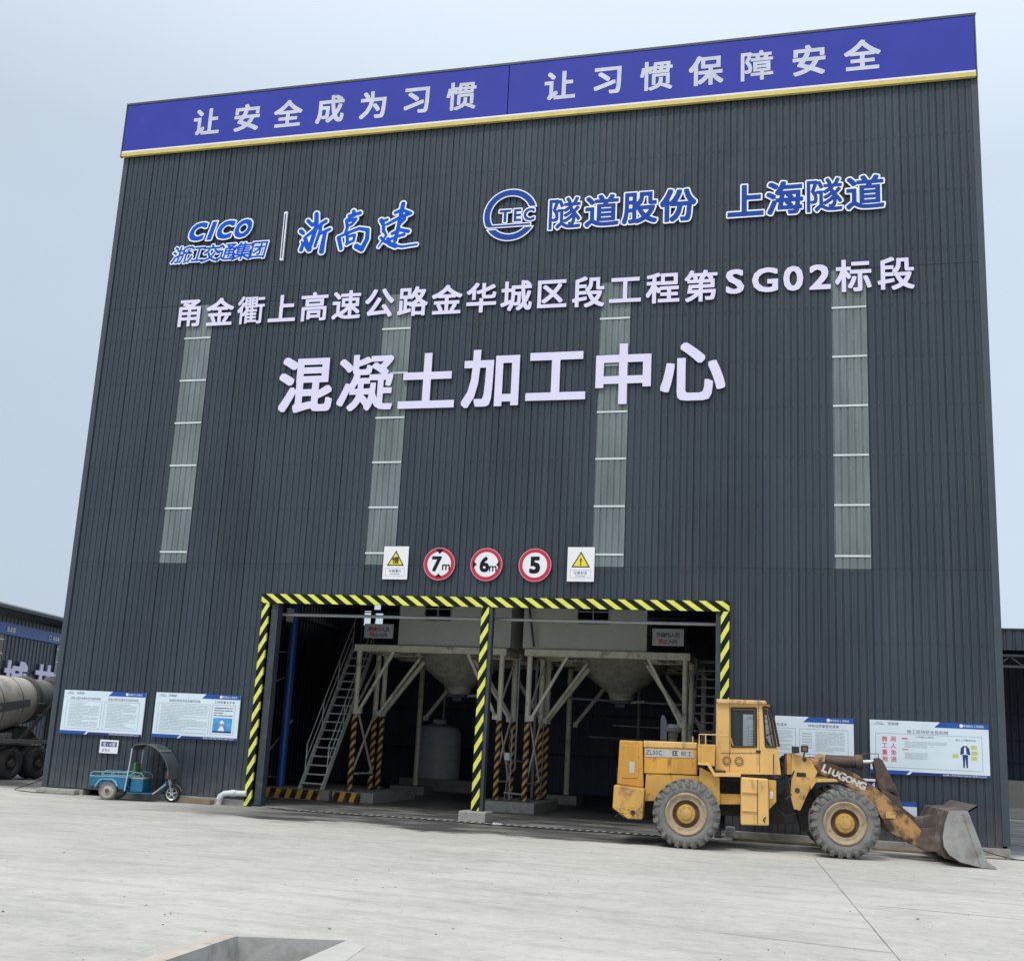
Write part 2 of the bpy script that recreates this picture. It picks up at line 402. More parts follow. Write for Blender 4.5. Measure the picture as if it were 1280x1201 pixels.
def letter(parent, ch, cx, cz, hgt, wid=None, bold=.03, n=128, y=-.05, depth=.05, mats=None, shear=0, rim=0, rimmats=None, off=None, name='character'):
    if n != 128: _fld.pop(ch, None)
    fld = glyph_field(ch, n); bb = fld[4]
    if n != 128: _fld.pop(ch, None)
    cjk = ord(ch) > 0x2e80
    hh = (bb[3]-bb[2])+2*bold; sz = hgt/(1.0 if cjk else hh)
    if cjk: sz = hgt/.92
    sx = sz if wid is None else sz*wid
    sg_ = glyph_segs(ch); Ls = np.hypot(sg_[:, 2]-sg_[:, 0], sg_[:, 3]-sg_[:, 1]).sum()/2
    if cjk: bold = max(.008, min(bold, (.60/Ls-.068)/2))
    mb = MB(); fld = (dilate(fld[0], fld[3], bold*.94),)+fld[1:]
    glyph_mesh(mb, fld, 0.0, depth, sx, sz, cx, cz, y, shear)
    o = mb.build(name, mats, parent, off)
    if rim:
        m2 = MB(); glyph_mesh(m2, fld, rim, depth*.94, sx, sz, cx, cz, y, shear)
        m2.build('rim', rimmats, o, off if False else None) if off is None else m2.build('rim', rimmats, o, off)
    return o
_tx = {}
def textmesh(parent, s, cx, cz, hgt, y, mat, width=None, off=(0, 0, 0), rot=None, name='lettering', mb_only=False, bold=0, shear=0, align='CENTER'):
    c = bpy.data.curves.new('text', 'FONT'); c.body = s; c.size = 1; c.resolution_u = 2; c.shear = shear; c.offset = bold
    o = bpy.data.objects.new('text', c); COL.objects.link(o); bpy.context.view_layer.update()
    dg = bpy.context.evaluated_depsgraph_get(); me = o.evaluated_get(dg).to_mesh()
    vs = [v.co.copy() for v in me.vertices]; fs = [tuple(p.vertices) for p in me.polygons]
    bpy.data.objects.remove(o); bpy.data.curves.remove(c)
    xs = [v.x for v in vs]; zs = [v.y for v in vs]
    mx = (min(xs)+max(xs))/2; mz = (min(zs)+max(zs))/2
    sz = hgt/(max(zs)-min(zs)); sx = sz if width is None else width/(max(xs)-min(xs))
    if align == 'LEFT': mx = min(xs)
    pts = [((v.x-mx)*sx, (v.y-mz)*sz) for v in vs]
    if rot: ca, sa = math.cos(rot), math.sin(rot); pts = [(a*ca-b*sa, a*sa+b*ca) for a, b in pts]
    vv = [(cx+a, y, cz+b) for a, b in pts]
    mb = MB(); mb.add(vv, fs)
    return mb.build(name, mat, parent, off)

# ================================================================ THE SETTING
PIT = [(15.87, -18.4), (16.91, -18.03), (17.25, -19.11), (15.94, -19.89)]
PA, PB = Vector(PIT[0]), Vector(PIT[1])
dA = (Vector(PIT[3])-PA).normalized()
PD = PA+dA*4.2; PC = PB+dA*4.2
ring = [PA, PB, PC, PD]
outer = [(-260, 300), (320, 300), (320, -120), (-260, -120)]
g = MB()
g.add([(p.x, p.y, 0) for p in ring]+[(a, b, 0) for a, b in outer], [(0, 4, 5, 1), (1, 5, 6, 2), (2, 6, 7, 3), (3, 7, 4, 0)])
ground = struct(g.build('ground', M_GROUND), 'pale dusty concrete yard with tyre marks and a wet patch by the doorway')
pit = MB()
for a, b in ((PA, PB), (PB, PC), (PC, PD), (PD, PA)):
    pit.add([(a.x, a.y, 0), (b.x, b.y, 0), (b.x, b.y, -1.6), (a.x, a.y, -1.6)], [(0, 1, 2, 3)])
pit.add([(p.x, p.y, -1.6) for p in ring], [(0, 1, 2, 3)])
po = struct(pit.build('inspection_pit', M_CONCP), 'open concrete pit sunk in the yard at the bottom edge of the view')
# pale new-concrete band beside the pit and its thin raised lip
lip = MB()
nA = Vector((-dA.y, dA.x)); nA = -nA if nA.dot(PB-PA) > 0 else nA
lip.add([(PA.x, PA.y, .004), (PD.x, PD.y, .004), (PD.x+nA.x*.22, PD.y+nA.y*.22, .004), (PA.x+nA.x*.22, PA.y+nA.y*.22, .004)], [(0, 1, 2, 3)])
lip.build('pit_edge', paint('pit_edge_mortar', (.50, .44, .38), .85, amt=.15, world=True, dirt=(.3, .27, .23)), po)
lip = MB()
lip.add([(PB.x, PB.y, .004), (PC.x, PC.y, .004), (PC.x-nA.x*.7, PC.y-nA.y*.7, .004), (PB.x-nA.x*.25+.05, PB.y-nA.y*.25-.25, .004)], [(0, 1, 2, 3)])
lip.build('pit_edge', paint('fresh_mortar', (.49, .478, .435), .85, amt=.08, world=True, dirt=(.42, .40, .36)), po)
# saw-cut joints in the yard
jm = paint('joint_filler', (.19, .185, .17), .9, world=True, amt=.3)
def joint(a, b, wd=.013):
    a, b = Vector(a), Vector(b); d = (b-a).normalized(); n_ = Vector((-d.y, d.x))*wd/2
    k = max(2, int((b-a).length/.5)); v = []
    for i in range(k+1):
        p = a+(b-a)*i/k+n_*random.uniform(-.5, .5); s_ = random.uniform(.6, 1.3)
        v += [(p.x-n_.x*s_, p.y-n_.y*s_, .004), (p.x+n_.x*s_, p.y+n_.y*s_, .004)]
    mb = MB(); mb.add(v, [(2*i, 2*i+1, 2*i+3, 2*i+2) for i in range(k)]); return mb.build('joint', jm, ground)
joint((21.3, -3.2), (22.5, -17.8)); joint((20.4, -15.25), (22.3, -15.6)); joint((22.3, -11.3), (33, -12.6), .018)
joint((-3.2, 8.0), (-1.6, 1.0), .04); joint((-9, 4), (-1.6, 1.0), .03)
# grit and crumbs of concrete
gr = MB()
for i in range(260):
    x, y = random.uniform(9, 26), random.uniform(-21, -2.5)
    r_ = random.uniform(.005, .016)*(1.7 if random.random() < .06 else 1)
    v = [(x+math.cos(k*1.26)*r_*random.uniform(.6, 1.2), y+math.sin(k*1.26)*r_*random.uniform(.6, 1.2), 0.002) for k in range(5)]+[(x, y, r_*.9)]
    gr.add(v, [(k, (k+1) % 5, 5) for k in range(5)])
tag(gr.build('grit', paint('grit_stone', (.15, .14, .125), .9, amt=.4)), 'loose dark grit scattered on the concrete yard', None, kind='stuff')

# ================================================================ FACTORY BUILDING
W, H, DEP = 25.6, 21.62, 20.0
ZB, ZC1, ZC2, ZT = 0.20, 6.62, 14.55, 21.5
OX0, OX1, OZ = 6.52, 19.19, 5.60
bld = thing('batching_plant_hall', 'tall slate grey corrugated metal hall with striped doorway and blue banner', 'building', (12.8, 0, 0))
BO = (12.8, 0, 0)
_pc = {}
def corr(w_, h_, n=5, d=.022, ax='x'):
    key = (round(w_, 3), round(h_, 3), n)
    if key in _pc: return _pc[key]
    p = w_/n; pts = []
    for i in range(n):
        x = i*p
        if i == 0: pts += [(0.0, 0.012), (0.012, d+.01), (.03, d+.01), (.045, 0)]
        else: pts += [(x, 0), (x+.014, d), (x+.034, d), (x+.048, 0)]
        pts += [(x+p*.57, 0), (x+p*.60, .004), (x+p*.66, .004), (x+p*.69, 0)]
    pts.append((w_-.001, 0))
    v = [(a, b, 0) for a, b in pts]+[(a, b, h_) for a, b in pts]; m = len(pts)
    me = bpy.data.meshes.new('wall_panel'); me.from_pydata(v, [], [(i, i+1, m+i+1, m+i) for i in range(m-1)])
    _pc[key] = me; return me
def panel(name, x, w_, z0, z1, m, y=0.0):
    src = corr(w_, z1-z0)
    k = (name, src.name)
    if k not in _pc:
        me = src.copy(); me.name = name; me.materials.append(m); _pc[k] = me
    o = bpy.data.objects.new(name, _pc[k]); COL.objects.link(o); o.parent = bld; o.location = (x-BO[0], y, z0); return o
SKY = [(2.89, 3.79), (9.30, 10.19), (15.69, 16.54), (21.83, 22.71)]
bounds = []
runs = [(0.14, 2.89, 3), (3.79, 9.30, 6), (10.19, 15.69, 6), (16.54, 21.83, 6), (22.71, 25.46, 3)]
for a, b, n in runs:
    for i in range(n): bounds.append((a+(b-a)*i/n, (b-a)/n, False))
for a, b in SKY: bounds.append((a, b-a, True))
SKYTOP = [14.62, 14.52, 14.62, 14.55]
for x, w_, sk in sorted(bounds):
    xm = x+w_/2
    z0 = OZ if OX0 < xm < OX1 else ZB
    panel('wall_panel', x, w_, z0, ZC1-.004, M_WALL)
    if not sk: panel('wall_panel', x, w_, ZC1, ZC2-.004, M_WALL, -.006)
    panel('wall_panel', x, w_, ZC2, ZT, M_WALL, -.012)
# translucent strips: sheets about 1.3 m tall with a pale lap strip under each
for x, x1 in SKY:
    zs = [ZC1, 6.94, 8.23, 9.52, 10.82, 12.14, 13.48, ZC2]
    for a, b in zip(zs[:-1], zs[1:]):
        if b-a < .1: continue
        panel('skylight_panel', x, x1-x, a, b-.004, M_SKYL, -.004)
    for z in zs[1:-1]:
        mb = MB(); mb.box(x+.01, x1-.01, -.022, -.008, z-.024, z+.024); mb.build('lap_strip', M_GIRT, bld, BO)
scr = MB()
for z in [1.6, 3.2, 4.8, 6.5, 8.2, 9.5, 10.8, 12.1, 13.5, 15.0, 16.6, 18.2, 19.5]:
    for x, w_, sk in bounds:
        if sk and 6.6 < z < 14.5: continue
        if z < OZ and OX0 < x+w_/2 < OX1: continue
        for k in range(5):
            xx = x+w_*(k+.42)/5; scr.add([(xx-.011, -.020, z-.011), (xx+.011, -.020, z-.011), (xx+.011, -.020, z+.011), (xx-.011, -.020, z+.011)], [(0, 1, 2, 3)])
scr.build('screw_rows', M_GAP, bld, BO, kind='stuff')
# a thin girt flashing at the course joint, corner trims, base edge, cap
mb = MB(); mb.box(.14, 25.46, .045, .06, ZC1-.06, ZC1+.06); mb.build('girt', M_STEELD, bld, BO)
for x0, x1 in ((-.03, .14), (25.46, 25.63)):
    mb = MB(); mb.box(x0, x1, -.035, .16, .15 if x0 < 1 else .26, 21.60); mb.build('corner_trim', M_TRIM, bld, BO, bevel=.008)
mb = MB(); mb.box(-.05, 25.65, -.10, .3, 21.595, 21.63); mb.build('roof_cap', M_TRIM, bld, BO, bevel=.01)
for x0, x1 in ((.14, OX0-.03), (OX1+.03, 25.46)):
    mb = MB(); mb.box(x0, x1, -.012, .05, ZB-.03, ZB); mb.build('base_flashing', M_TRIM, bld, BO)
# concrete footing under the cladding
for x0, x1, h_ in ((.0, 1.35, .15), (2.0, OX0-.1, .17), (OX1, 25.62, .21)):
    mb = MB(); mb.box(x0, x1, -.06 if x0 < 6 else -.03, .3, -.05, h_); mb.build('footing', M_CONC, bld, BO, bevel=.015)
# side, back walls and roof
def corrwall(name, p0, p1, z0, z1, m, pitch=.3, d=.035, holes=None, par=None, off=BO):
    p0, p1 = Vector(p0), Vector(p1); t = (p1-p0); Ln = t.length; t.normalize(); nn = Vector((-t.y, t.x))
    pts = []; s_ = 0
    while s_ < Ln:
        for a, b in ((0, 0), (.6*pitch, 0), (.7*pitch, d), (.9*pitch, d)):
            if s_+a < Ln: pts.append(p0+t*(s_+a)+nn*b)
        s_ += pitch
    pts.append(p1)
    mb = MB(); m_ = len(pts)
    if holes is None:
        mb.add([(p.x, p.y, z0) for p in pts]+[(p.x, p.y, z1) for p in pts], [(i, i+1, m_+i+1, m_+i) for i in range(m_-1)])
    else:
        zz = sorted({z0, z1}|{h for hh in holes for h in hh[2:]})
        for a, b in zip(zz[:-1], zz[1:]):
            for i in range(m_-1):
                xm = (pts[i].x+pts[i+1].x)/2; zm = (a+b)/2
                if any(h[0] < xm < h[1] and h[2] < zm < h[3] for h in holes): continue
                mb.add([(pts[i].x, pts[i].y, a), (pts[i+1].x, pts[i+1].y, a), (pts[i+1].x, pts[i+1].y, b), (pts[i].x, pts[i].y, b)], [(0, 1, 2, 3)])
    return mb.build(name, m, par if par else bld, off)
corrwall('side_wall', (0.02, DEP), (0.02, .16), -.02, 21.6, M_WALL)
corrwall('side_wall', (25.58, .16), (25.58, DEP), -.02, 21.6, M_WALL)
corrwall('back_wall', (0.02, DEP), (25.58, DEP), -.05, 21.6, M_WALLIN, pitch=.15, d=.02, holes=[(1.2, 1.52, 6.9, 7.55), (1.75, 2.1, 6.9, 7.45), (1.7, 2.0, 7.62, 8.0), (1.2, 1.4, 7.9, 8.2)])
mb = MB(); mb.box(0.02, 25.58, .16, DEP, 21.50, 21.56); mb.build('roof', M_TRIM, bld, BO)
# inner frame: portal columns, girts seen through the doorway
for x in (0.4, 6.25, 12.9, 19.45, 25.2):
    mb = MB()
    if x in (6.25, 19.45, 12.9):
        z1 = 20; z0 = 5.75 if x == 12.9 else 0
        mb.box(x-.12, x+.12, .10, .34, z0, z1)
    else: mb.box(x-.12, x+.12, .2, .5, 0, 20)
    mb.build('column', M_STEELD, bld, BO)
mb = MB(); mb.box(6.37, 19.33, .10, .34, 5.62, 5.9); mb.build('lintel', M_STEELD, bld, BO)
for z in (1.6, 3.3, 5.0, 6.7):
    mb = MB(); mb.box(.1, 25.5, DEP-.16, DEP-.06, z-.05, z+.05); mb.build('girt', M_STEELD, bld, BO)
    for xx in (.12, 25.40):
        mb = MB(); mb.box(xx, xx+.08, .4, DEP-.2, z-.05, z+.05); mb.build('girt', M_STEELD, bld, BO)
# sliding door rail inside the doorway
mb = MB(); mb.tube([(6.55, .40, 5.24), (19.15, .40, 5.22)], .045, 8); mb.build('door_rail', M_STEEL, bld, BO, smooth=True)
# left door jamb return
mb = MB(); mb.box(6.62, 6.82, .02, .30, .05, 5.5); mb.build('door_jamb', M_STEELD, bld, BO)
mb = MB(); mb.box(18.93, 19.08, .02, .30, .05, 5.5); mb.build('door_jamb', M_STEELD, bld, BO)

# floor slab of the hall with a shallow ramp
mb = MB(); mb.prism([(-.10, -.03), (-.10, .0035), (0.2, .03), (DEP-.1, .03), (DEP-.1, -.03)], 6.45, 19.3, ax='x')
struct(mb.build('hall_floor', M_GROUND), 'dark wet concrete floor inside the doorway')

# ---------------------------------------------------------------- door frame with hazard stripes
dfr = thing('doorway_frame', 'yellow and black striped frame boards around the wide doorway', 'door frame', (12.8, -.06, 0))
DO = (12.8, -.06, 0)
mb = MB(); mb.box(6.33, 19.27, -.085, -.015, 5.50, 5.76); mb.build('top_board', M_HZTOP, dfr, DO, bevel=.006)
for x0, x1 in ((6.37, 6.575), (19.06, 19.27)):
    mb = MB(); mb.box(x0, x1, -.085, -.015, .02 if x0 < 10 else 1.35, 5.497); mb.build('side_board', M_HZUP, dfr, DO, bevel=.006)
post = thing('doorway_post', 'yellow and black striped centre post on a concrete block in the doorway', 'post', (12.92, .02, 0))
PO = (12.92, .02, 0)
mb = MB(); mb.box(12.78, 12.985, -.10, -.06, .28, 5.497); mb.build('striped_board', M_HZUP, post, PO, bevel=.004)
mb = MB(); mb.box(12.80, 13.08, -.057, .17, .28, 5.497); mb.build('steel_core', M_STEELD, post, PO, bevel=.006)
mb = MB(); mb.box(12.52, 13.24, -.33, .37, .0, .275); mb.build('concrete_block', M_CONC, post, PO, bevel=.03)

# ---------------------------------------------------------------- banner
ban = thing('slogan_banner', 'long violet blue banner with pale slogan lettering along the roof edge', 'banner', (12.8, -.1, 19.7))
BN = (12.8, -.1, 19.7)
for x0, x1 in ((-.06, 12.74), (12.765, 25.58)):
    mb = MB(); mb.box(x0, x1, -.13, -.05, 19.90, 21.52); mb.build('banner_panel', M_BANNER, ban, BN, bevel=.004)
mb = MB(); mb.box(-.06, 25.58, -.15, -.05, 19.72, 19.84); mb.build('gold_strip', M_GOLD, ban, BN)
mb = MB(); mb.box(-.06, 25.58, -.145, -.05, 19.845, 19.897); mb.build('white_strip', M_WHITE, ban, BN)
mb = MB(); mb.box(-.10, 25.62, -.145, -.05, 21.525, 21.59); mb.build('edge_strip', M_TRIM, ban, BN)
for x in (-.10, 25.585):
    mb = MB(); mb.box(x, x+.035, -.145, -.05, 19.70, 21.522); mb.build('edge_strip', M_TRIM, ban, BN)
for i, ch in enumerate('让安全成为习惯'): letter(ban, ch, 2.88+1.405*i, 20.66, .88, bold=.026, y=-.13, depth=.012, mats=[M_LETTERB, M_LETTERB], off=BN)
for i, ch in enumerate('让习惯保障安全'): letter(ban, ch, 14.31+1.402*i, 20.68, .88, bold=.026, y=-.13, depth=.012, mats=[M_LETTERB, M_LETTERB], off=BN)

# ---------------------------------------------------------------- wall lettering
LM = [M_LETTER, M_RETURN]
sg = thing('project_name_sign', 'single line of small lavender white letters naming the expressway section', 'sign lettering', (13.2, -.03, 14.3))
SO = (13.2, -.03, 14.3)
for i, ch in enumerate('甬金衢上高速公路金华城区段工程第'):
    letter(sg, ch, 3.01+1.029*i, 14.27, .86, bold=.022, y=-.03, depth=.045, mats=LM, off=SO)
for ch, x, wd in (('S', 19.35, 1.18), ('G', 20.14, 1.08), ('0', 20.87, 1.12), ('2', 21.55, 1.2)):
    letter(sg, ch, x, 14.34, .70, wid=wd, bold=.026, y=-.03, depth=.045, mats=LM, off=SO)
for ch, x in (('标', 22.39), ('段', 23.45)): letter(sg, ch, x, 14.33, .86, bold=.022, y=-.03, depth=.045, mats=LM, off=SO)
sg = thing('hall_name_sign', 'largest lavender white letters, naming the concrete centre, above the doorway', 'sign lettering', (12.7, -.03, 11.85))
SO = (12.7, -.03, 11.85)
for i, ch in enumerate('混凝土加工中心'): letter(sg, ch, 7.09+1.862*i, 11.86, 1.62, n=230, bold=.027, y=-.03, depth=.06, mats=LM, off=SO)
def logo(label, loc): return thing('wall_logo', label, 'logo', loc)
RM = [M_LEDGE, M_RETURN]; BM1 = [M_LOGO1, M_LOGO1]; BM2 = [M_LOGO2, M_LOGO2]
lg = logo('blue slanted CICO letters over a row of small blue Chinese letters', (3.8, -.03, 16.5)); LO = (3.8, -.03, 16.5)
for ch, x, wd in (('C', 2.98, 1.0), ('I', 3.47, 1.1), ('C', 3.93, 1.0), ('O', 4.54, .88)):
    letter(lg, ch, x, 16.93, .60, wid=wd, bold=.045, y=-.03, depth=.064, mats=[M_LOGO1, M_LOGO1], shear=.28, rim=.055, rimmats=RM, off=LO)
for i, ch in enumerate('浙江交通集团'):
    letter(lg, ch, 2.48+.53*i, 16.19, .54, bold=.018, y=-.03, depth=.064, mats=BM1, shear=.2, rim=.06, rimmats=RM, off=LO)
lg = logo('thin white upright bar between two blue logos', (5.92, -.03, 16.6)); LO = (5.92, -.03, 16.6)
mb = MB(); mb.box(5.86, 5.97, -.09, -.03, 15.80, 17.38); mb.build('bar', M_LEDGE, lg, LO, bevel=.01)
mb = MB(); mb.box(5.895, 5.935, -.096, -.091, 15.87, 17.31); mb.build('inlay', M_TRIM, lg, LO)
# brush written logo: union of tapered strokes, meshed the same way
def brush(name_strokes, box, h=.016):
    x0, x1, z0, z1 = box; gx = np.arange(x0, x1, h); gz = np.arange(z0, z1, h); X, Z = np.meshgrid(gx, gz); D = np.full(X.shape, 9.0)
    for pts, w0, w1 in name_strokes:
        n = len(pts)-1
        for k in range(n):
            a = np.array(pts[k]); b = np.array(pts[k+1]); d = b-a; t = np.clip(((X-a[0])*d[0]+(Z-a[1])*d[1])/(d@d), 0, 1)
            rr_ = w0+(w1-w0)*((k+t)/n); D = np.minimum(D, np.hypot(X-a[0]-t*d[0], Z-a[1]-t*d[1])-rr_)
    return (D, x0, z0, h, (0, 0, 0, 0))
ZH = [([(6.48, 16.70), (6.56, 16.63)], .07, .06), ([(6.53, 16.36), (6.58, 16.28), (6.54, 16.10)], .03, .07), ([(6.68, 17.02), (6.83, 16.87), (6.98, 16.98)], .06, .05),
      ([(6.94, 17.22), (6.97, 16.86), (6.90, 16.50), (6.80, 16.12)], .075, .07), ([(6.60, 16.46), (6.77, 16.59), (7.04, 16.80)], .04, .07), ([(7.27, 16.97), (7.12, 16.89), (7.11, 16.69), (6.98, 16.18)], .06, .05),
      ([(7.12, 16.58), (7.42, 16.70)], .05, .05), ([(7.28, 16.63), (7.23, 16.28), (7.21, 16.00)], .06, .085), ([(6.66, 16.40), (6.72, 16.20), (6.80, 16.10)], .07, .09)]
GA = [([(8.14, 17.22), (8.17, 17.10)], .06, .07), ([(8.00, 17.08), (8.35, 17.15)], .05, .06), ([(8.10, 17.04), (7.93, 16.94), (7.98, 16.70), (7.94, 16.57)], .05, .05),
      ([(7.96, 16.91), (8.24, 16.97), (8.12, 16.81), (7.97, 16.76)], .05, .045), ([(7.73, 16.40), (7.83, 16.05)], .07, .06), ([(7.73, 16.42), (7.99, 16.53), (8.36, 16.65), (8.64, 16.59), (8.64, 16.30), (8.49, 15.98), (8.32, 16.09)], .04, .085),
      ([(7.99, 16.48), (8.02, 16.26), (8.00, 16.18)], .05, .05), ([(8.04, 16.42), (8.24, 16.46), (8.21, 16.27), (8.01, 16.20)], .045, .045)]
JI = [([(9.05, 16.86), (9.13, 16.70), (9.14, 16.50)], .07, .05), ([(9.07, 16.82), (9.23, 16.87)], .04, .05), ([(9.15, 16.52), (9.24, 16.38), (9.02, 16.02)], .05, .025),
      ([(9.08, 16.31), (9.20, 16.18), (9.45, 16.05), (9.76, 15.98), (10.21, 16.02)], .05, .035), ([(9.70, 17.34), (9.66, 17.06), (9.61, 16.67), (9.53, 16.18)], .07, .06),
      ([(9.24, 16.72), (9.54, 16.87), (9.79, 16.97)], .045, .06), ([(9.47, 17.07), (9.68, 17.15), (9.96, 17.02), (9.74, 16.94)], .05, .05), ([(9.77, 16.95), (9.78, 16.85), (9.60, 16.67)], .05, .05),
      ([(9.42, 16.41), (9.65, 16.52), (9.92, 16.45)], .05, .06), ([(9.38, 16.24), (9.62, 16.32), (9.80, 16.36)], .045, .05), ([(9.30, 16.25), (9.36, 16.10), (9.55, 16.02)], .06, .08)]
lg = logo('three bright blue brush written letters with white rims beside the white bar', (8.3, -.03, 16.6)); LO = (8.3, -.03, 16.6)
for S_, bx in ((ZH, (6.2, 7.7, 15.7, 17.6)), (GA, (7.5, 8.95, 15.7, 17.6)), (JI, (8.8, 10.5, 15.7, 17.65))):
    fl = brush(S_, bx); mb = MB(); glyph_mesh(mb, fl, 0.0, .064, 1, 1, 0, 0, -.03); o = mb.build('character', BM1, lg, LO)
    mb = MB(); glyph_mesh(mb, fl, .045, .06, 1, 1, 0, 0, -.03); mb.build('rim', RM, o, LO)
# round emblem: broken ring with TEC bar
lg = logo('round blue ring emblem with TEC letters across it', (13.0, -.03, 16.74)); LO = (13.0, -.03, 16.74)
def ringfield(cx=13.0, cz=16.74):
    h = .012; gx = np.arange(cx-1.0, cx+1.0, h); gz = np.arange(cz-1.0, cz+1.0, h); X, Z = np.meshgrid(gx, gz); x = X-cx; z = Z-cz
    r = np.hypot(x, z); A = np.abs(r-.69)-.085
    up = np.maximum(A, np.where(x < 0, -.33-z, .23-z))
    bar = np.maximum(np.abs(z+.325)-.028, np.maximum(-.64-x, x-.60))
    low = np.maximum(A, z+.44+.0*x); chord = np.maximum(np.abs(z+.45)-.012, np.abs(x)-.55)
    low = np.minimum(low, np.maximum(A, np.maximum(z+.41, -x)))
    return (np.minimum(np.minimum(up, bar), low), gx[0], gz[0], h, (0, 0, 0, 0))
fl = ringfield(); mb = MB(); glyph_mesh(mb, fl, 0.0, .064, 1, 1, 0, 0, -.03); o = mb.build('ring', BM2, lg, LO)
mb = MB(); glyph_mesh(mb, fl, .035, .06, 1, 1, 0, 0, -.03); mb.build('rim', RM, o, LO)
for ch, x, wd in (('T', 12.85, 1.05), ('E', 13.22, .95), ('C', 13.56, .95)):
    letter(lg, ch, x, 16.71, .38, wid=wd, bold=.03, y=-.03, depth=.072, mats=BM2, rim=.075, rimmats=RM, off=LO)
lg = logo('four deep blue white rimmed letters right of the ring emblem', (16.2, -.03, 16.67)); LO = (16.2, -.03, 16.67)
for i, ch in enumerate('隧道股份'): letter(lg, ch, 14.60+1.065*i, 16.67, .92, bold=.032, y=-.03, depth=.064, mats=BM2, rim=.04, rimmats=RM, off=LO)
lg = logo('four deep blue white rimmed letters nearest the right corner', (21.2, -.03, 16.66)); LO = (21.2, -.03, 16.66)
for i, ch in enumerate('上海隧道'): letter(lg, ch, 19.62+1.035*i, 16.66, .92, bold=.032, y=-.03, depth=.064, mats=BM2, rim=.04, rimmats=RM, off=LO)

# ---------------------------------------------------------------- traffic and warning signs over the doorway
def disc(parent, c, r, y0, y1, m, off, name, n=48, r_in=0):
    mb = MB()
    if r_in: mb.lathe([(r_in, y1), (r_in, y0), (r, y0), (r, y1)], (c[0], 0, c[1]), 'y', n)
    else: mb.lathe([(r, y1), (r, y0)], (c[0], 0, c[1]), 'y', n); mb.add([(c[0]+r*math.cos(2*math.pi*k/n), y0, c[1]+r*math.sin(2*math.pi*k/n)) for k in range(n)], [tuple(range(n))])
    return mb.build(name, m, parent, off)
M_PINK = paint('sign_rim_pink', (.72, .30, .36), .4)
def round_sign(x, z, label, fn):
    t = thing('traffic_sign', label, 'traffic sign', (x, -.05, z), group='round signs over the doorway'); off = (x, -.05, z)
    disc(t, (x, z), .445, -.085, -.05, M_PINK, off, 'rim')
    disc(t, (x, z), .425, -.088, -.086, M_RED, off, 'band', r_in=.335)
    disc(t, (x, z), .34, -.0875, -.086, M_WHITE, off, 'face')
    fn(t, x, z, off); return t
def tri(t, pts, off, m=M_BLACK, name='arrow', y=-.0905):
    mb = MB(); mb.prism(pts, y-.002, y); mb.build(name, m, t, off)
def s7(t, x, z, off):
    letter(t, '7', x-.07, z, .42, wid=1.0, bold=.035, y=-.088, depth=.003, mats=[M_BLACK, M_BLACK], off=off)
    letter(t, 'm', x+.20, z-.09, .16, wid=1, bold=.015, y=-.088, depth=.003, mats=[M_BLACK, M_BLACK], off=off)
    tri(t, [(x-.12, z+.41), (x+.12, z+.41), (x, z+.27)], off); tri(t, [(x-.10, z-.36), (x+.10, z-.36), (x, z-.26)], off)
def s6(t, x, z, off):
    letter(t, '6', x-.05, z, .42, wid=1.0, bold=.035, y=-.088, depth=.003, mats=[M_BLACK, M_BLACK], off=off)
    letter(t, 'm', x+.19, z-.11, .15, wid=1, bold=.015, y=-.088, depth=.003, mats=[M_BLACK, M_BLACK], off=off)
    tri(t, [(x-.37, z-.10), (x-.37, z+.10), (x-.26, z)], off); tri(t, [(x+.37, z-.10), (x+.37, z+.10), (x+.28, z)], off)
def s5(t, x, z, off): letter(t, '5', x, z, .46, wid=1.05, bold=.045, y=-.088, depth=.003, mats=[M_BLACK, M_BLACK], off=off)
round_sign(11.51, 6.645, 'round red rimmed height limit sign reading 7 m', s7)
round_sign(12.84, 6.64, 'round red rimmed width limit sign reading 6 m', s6)
round_sign(14.18, 6.635, 'round red rimmed speed limit sign reading 5', s5)
def warn_sign(x, label, sym, txt):
    z = 6.665; t = thing('warning_sign', label, 'warning sign', (x, -.05, z), group='square warning signs over the doorway'); off = (x, -.05, z)
    mb = MB(); mb.box(x-.36, x+.36, -.085, -.05, z-.455, z+.455); mb.build('plate', M_WHITE, t, off, bevel=.004)
    tri(t, [(x-.25, z-.08), (x+.25, z-.08), (x, z+.34)], off, M_BLACK, 'triangle', -.086)
    tri(t, [(x-.20, z-.052), (x+.20, z-.052), (x, z+.285)], off, M_SIGNY, 'triangle_face', -.0885)
    letter(t, sym, x, z+.07, .19, bold=.02, y=-.0905, depth=.003, mats=[M_BLACK, M_BLACK], off=off)
    mb = MB()
    for a in ((x-.28, x+.28, z-.155, z-.147), (x-.28, x+.28, z-.36, z-.352), (x-.28, x-.272, z-.352, z-.155), (x+.272, x+.28, z-.352, z-.155)): mb.box(a[0], a[1], -.088, -.085, a[2], a[3])
    mb.build('caption_frame', M_INK, t, off)
    textmesh(t, txt, x, z-.225, .085, -.0875, M_INKD, off=off); 
    mb = MB(); mb.box(x-.14, x+.14, -.088, -.085, z-.315, z-.295); mb.build('small_print', M_INK, t, off)
warn_sign(10.25, 'white plate with yellow slow warning triangle, left of the round signs', '慢', '车辆慢行')
warn_sign(15.42, 'white plate with yellow exclamation triangle, right of the round signs', '!', '注意安全')

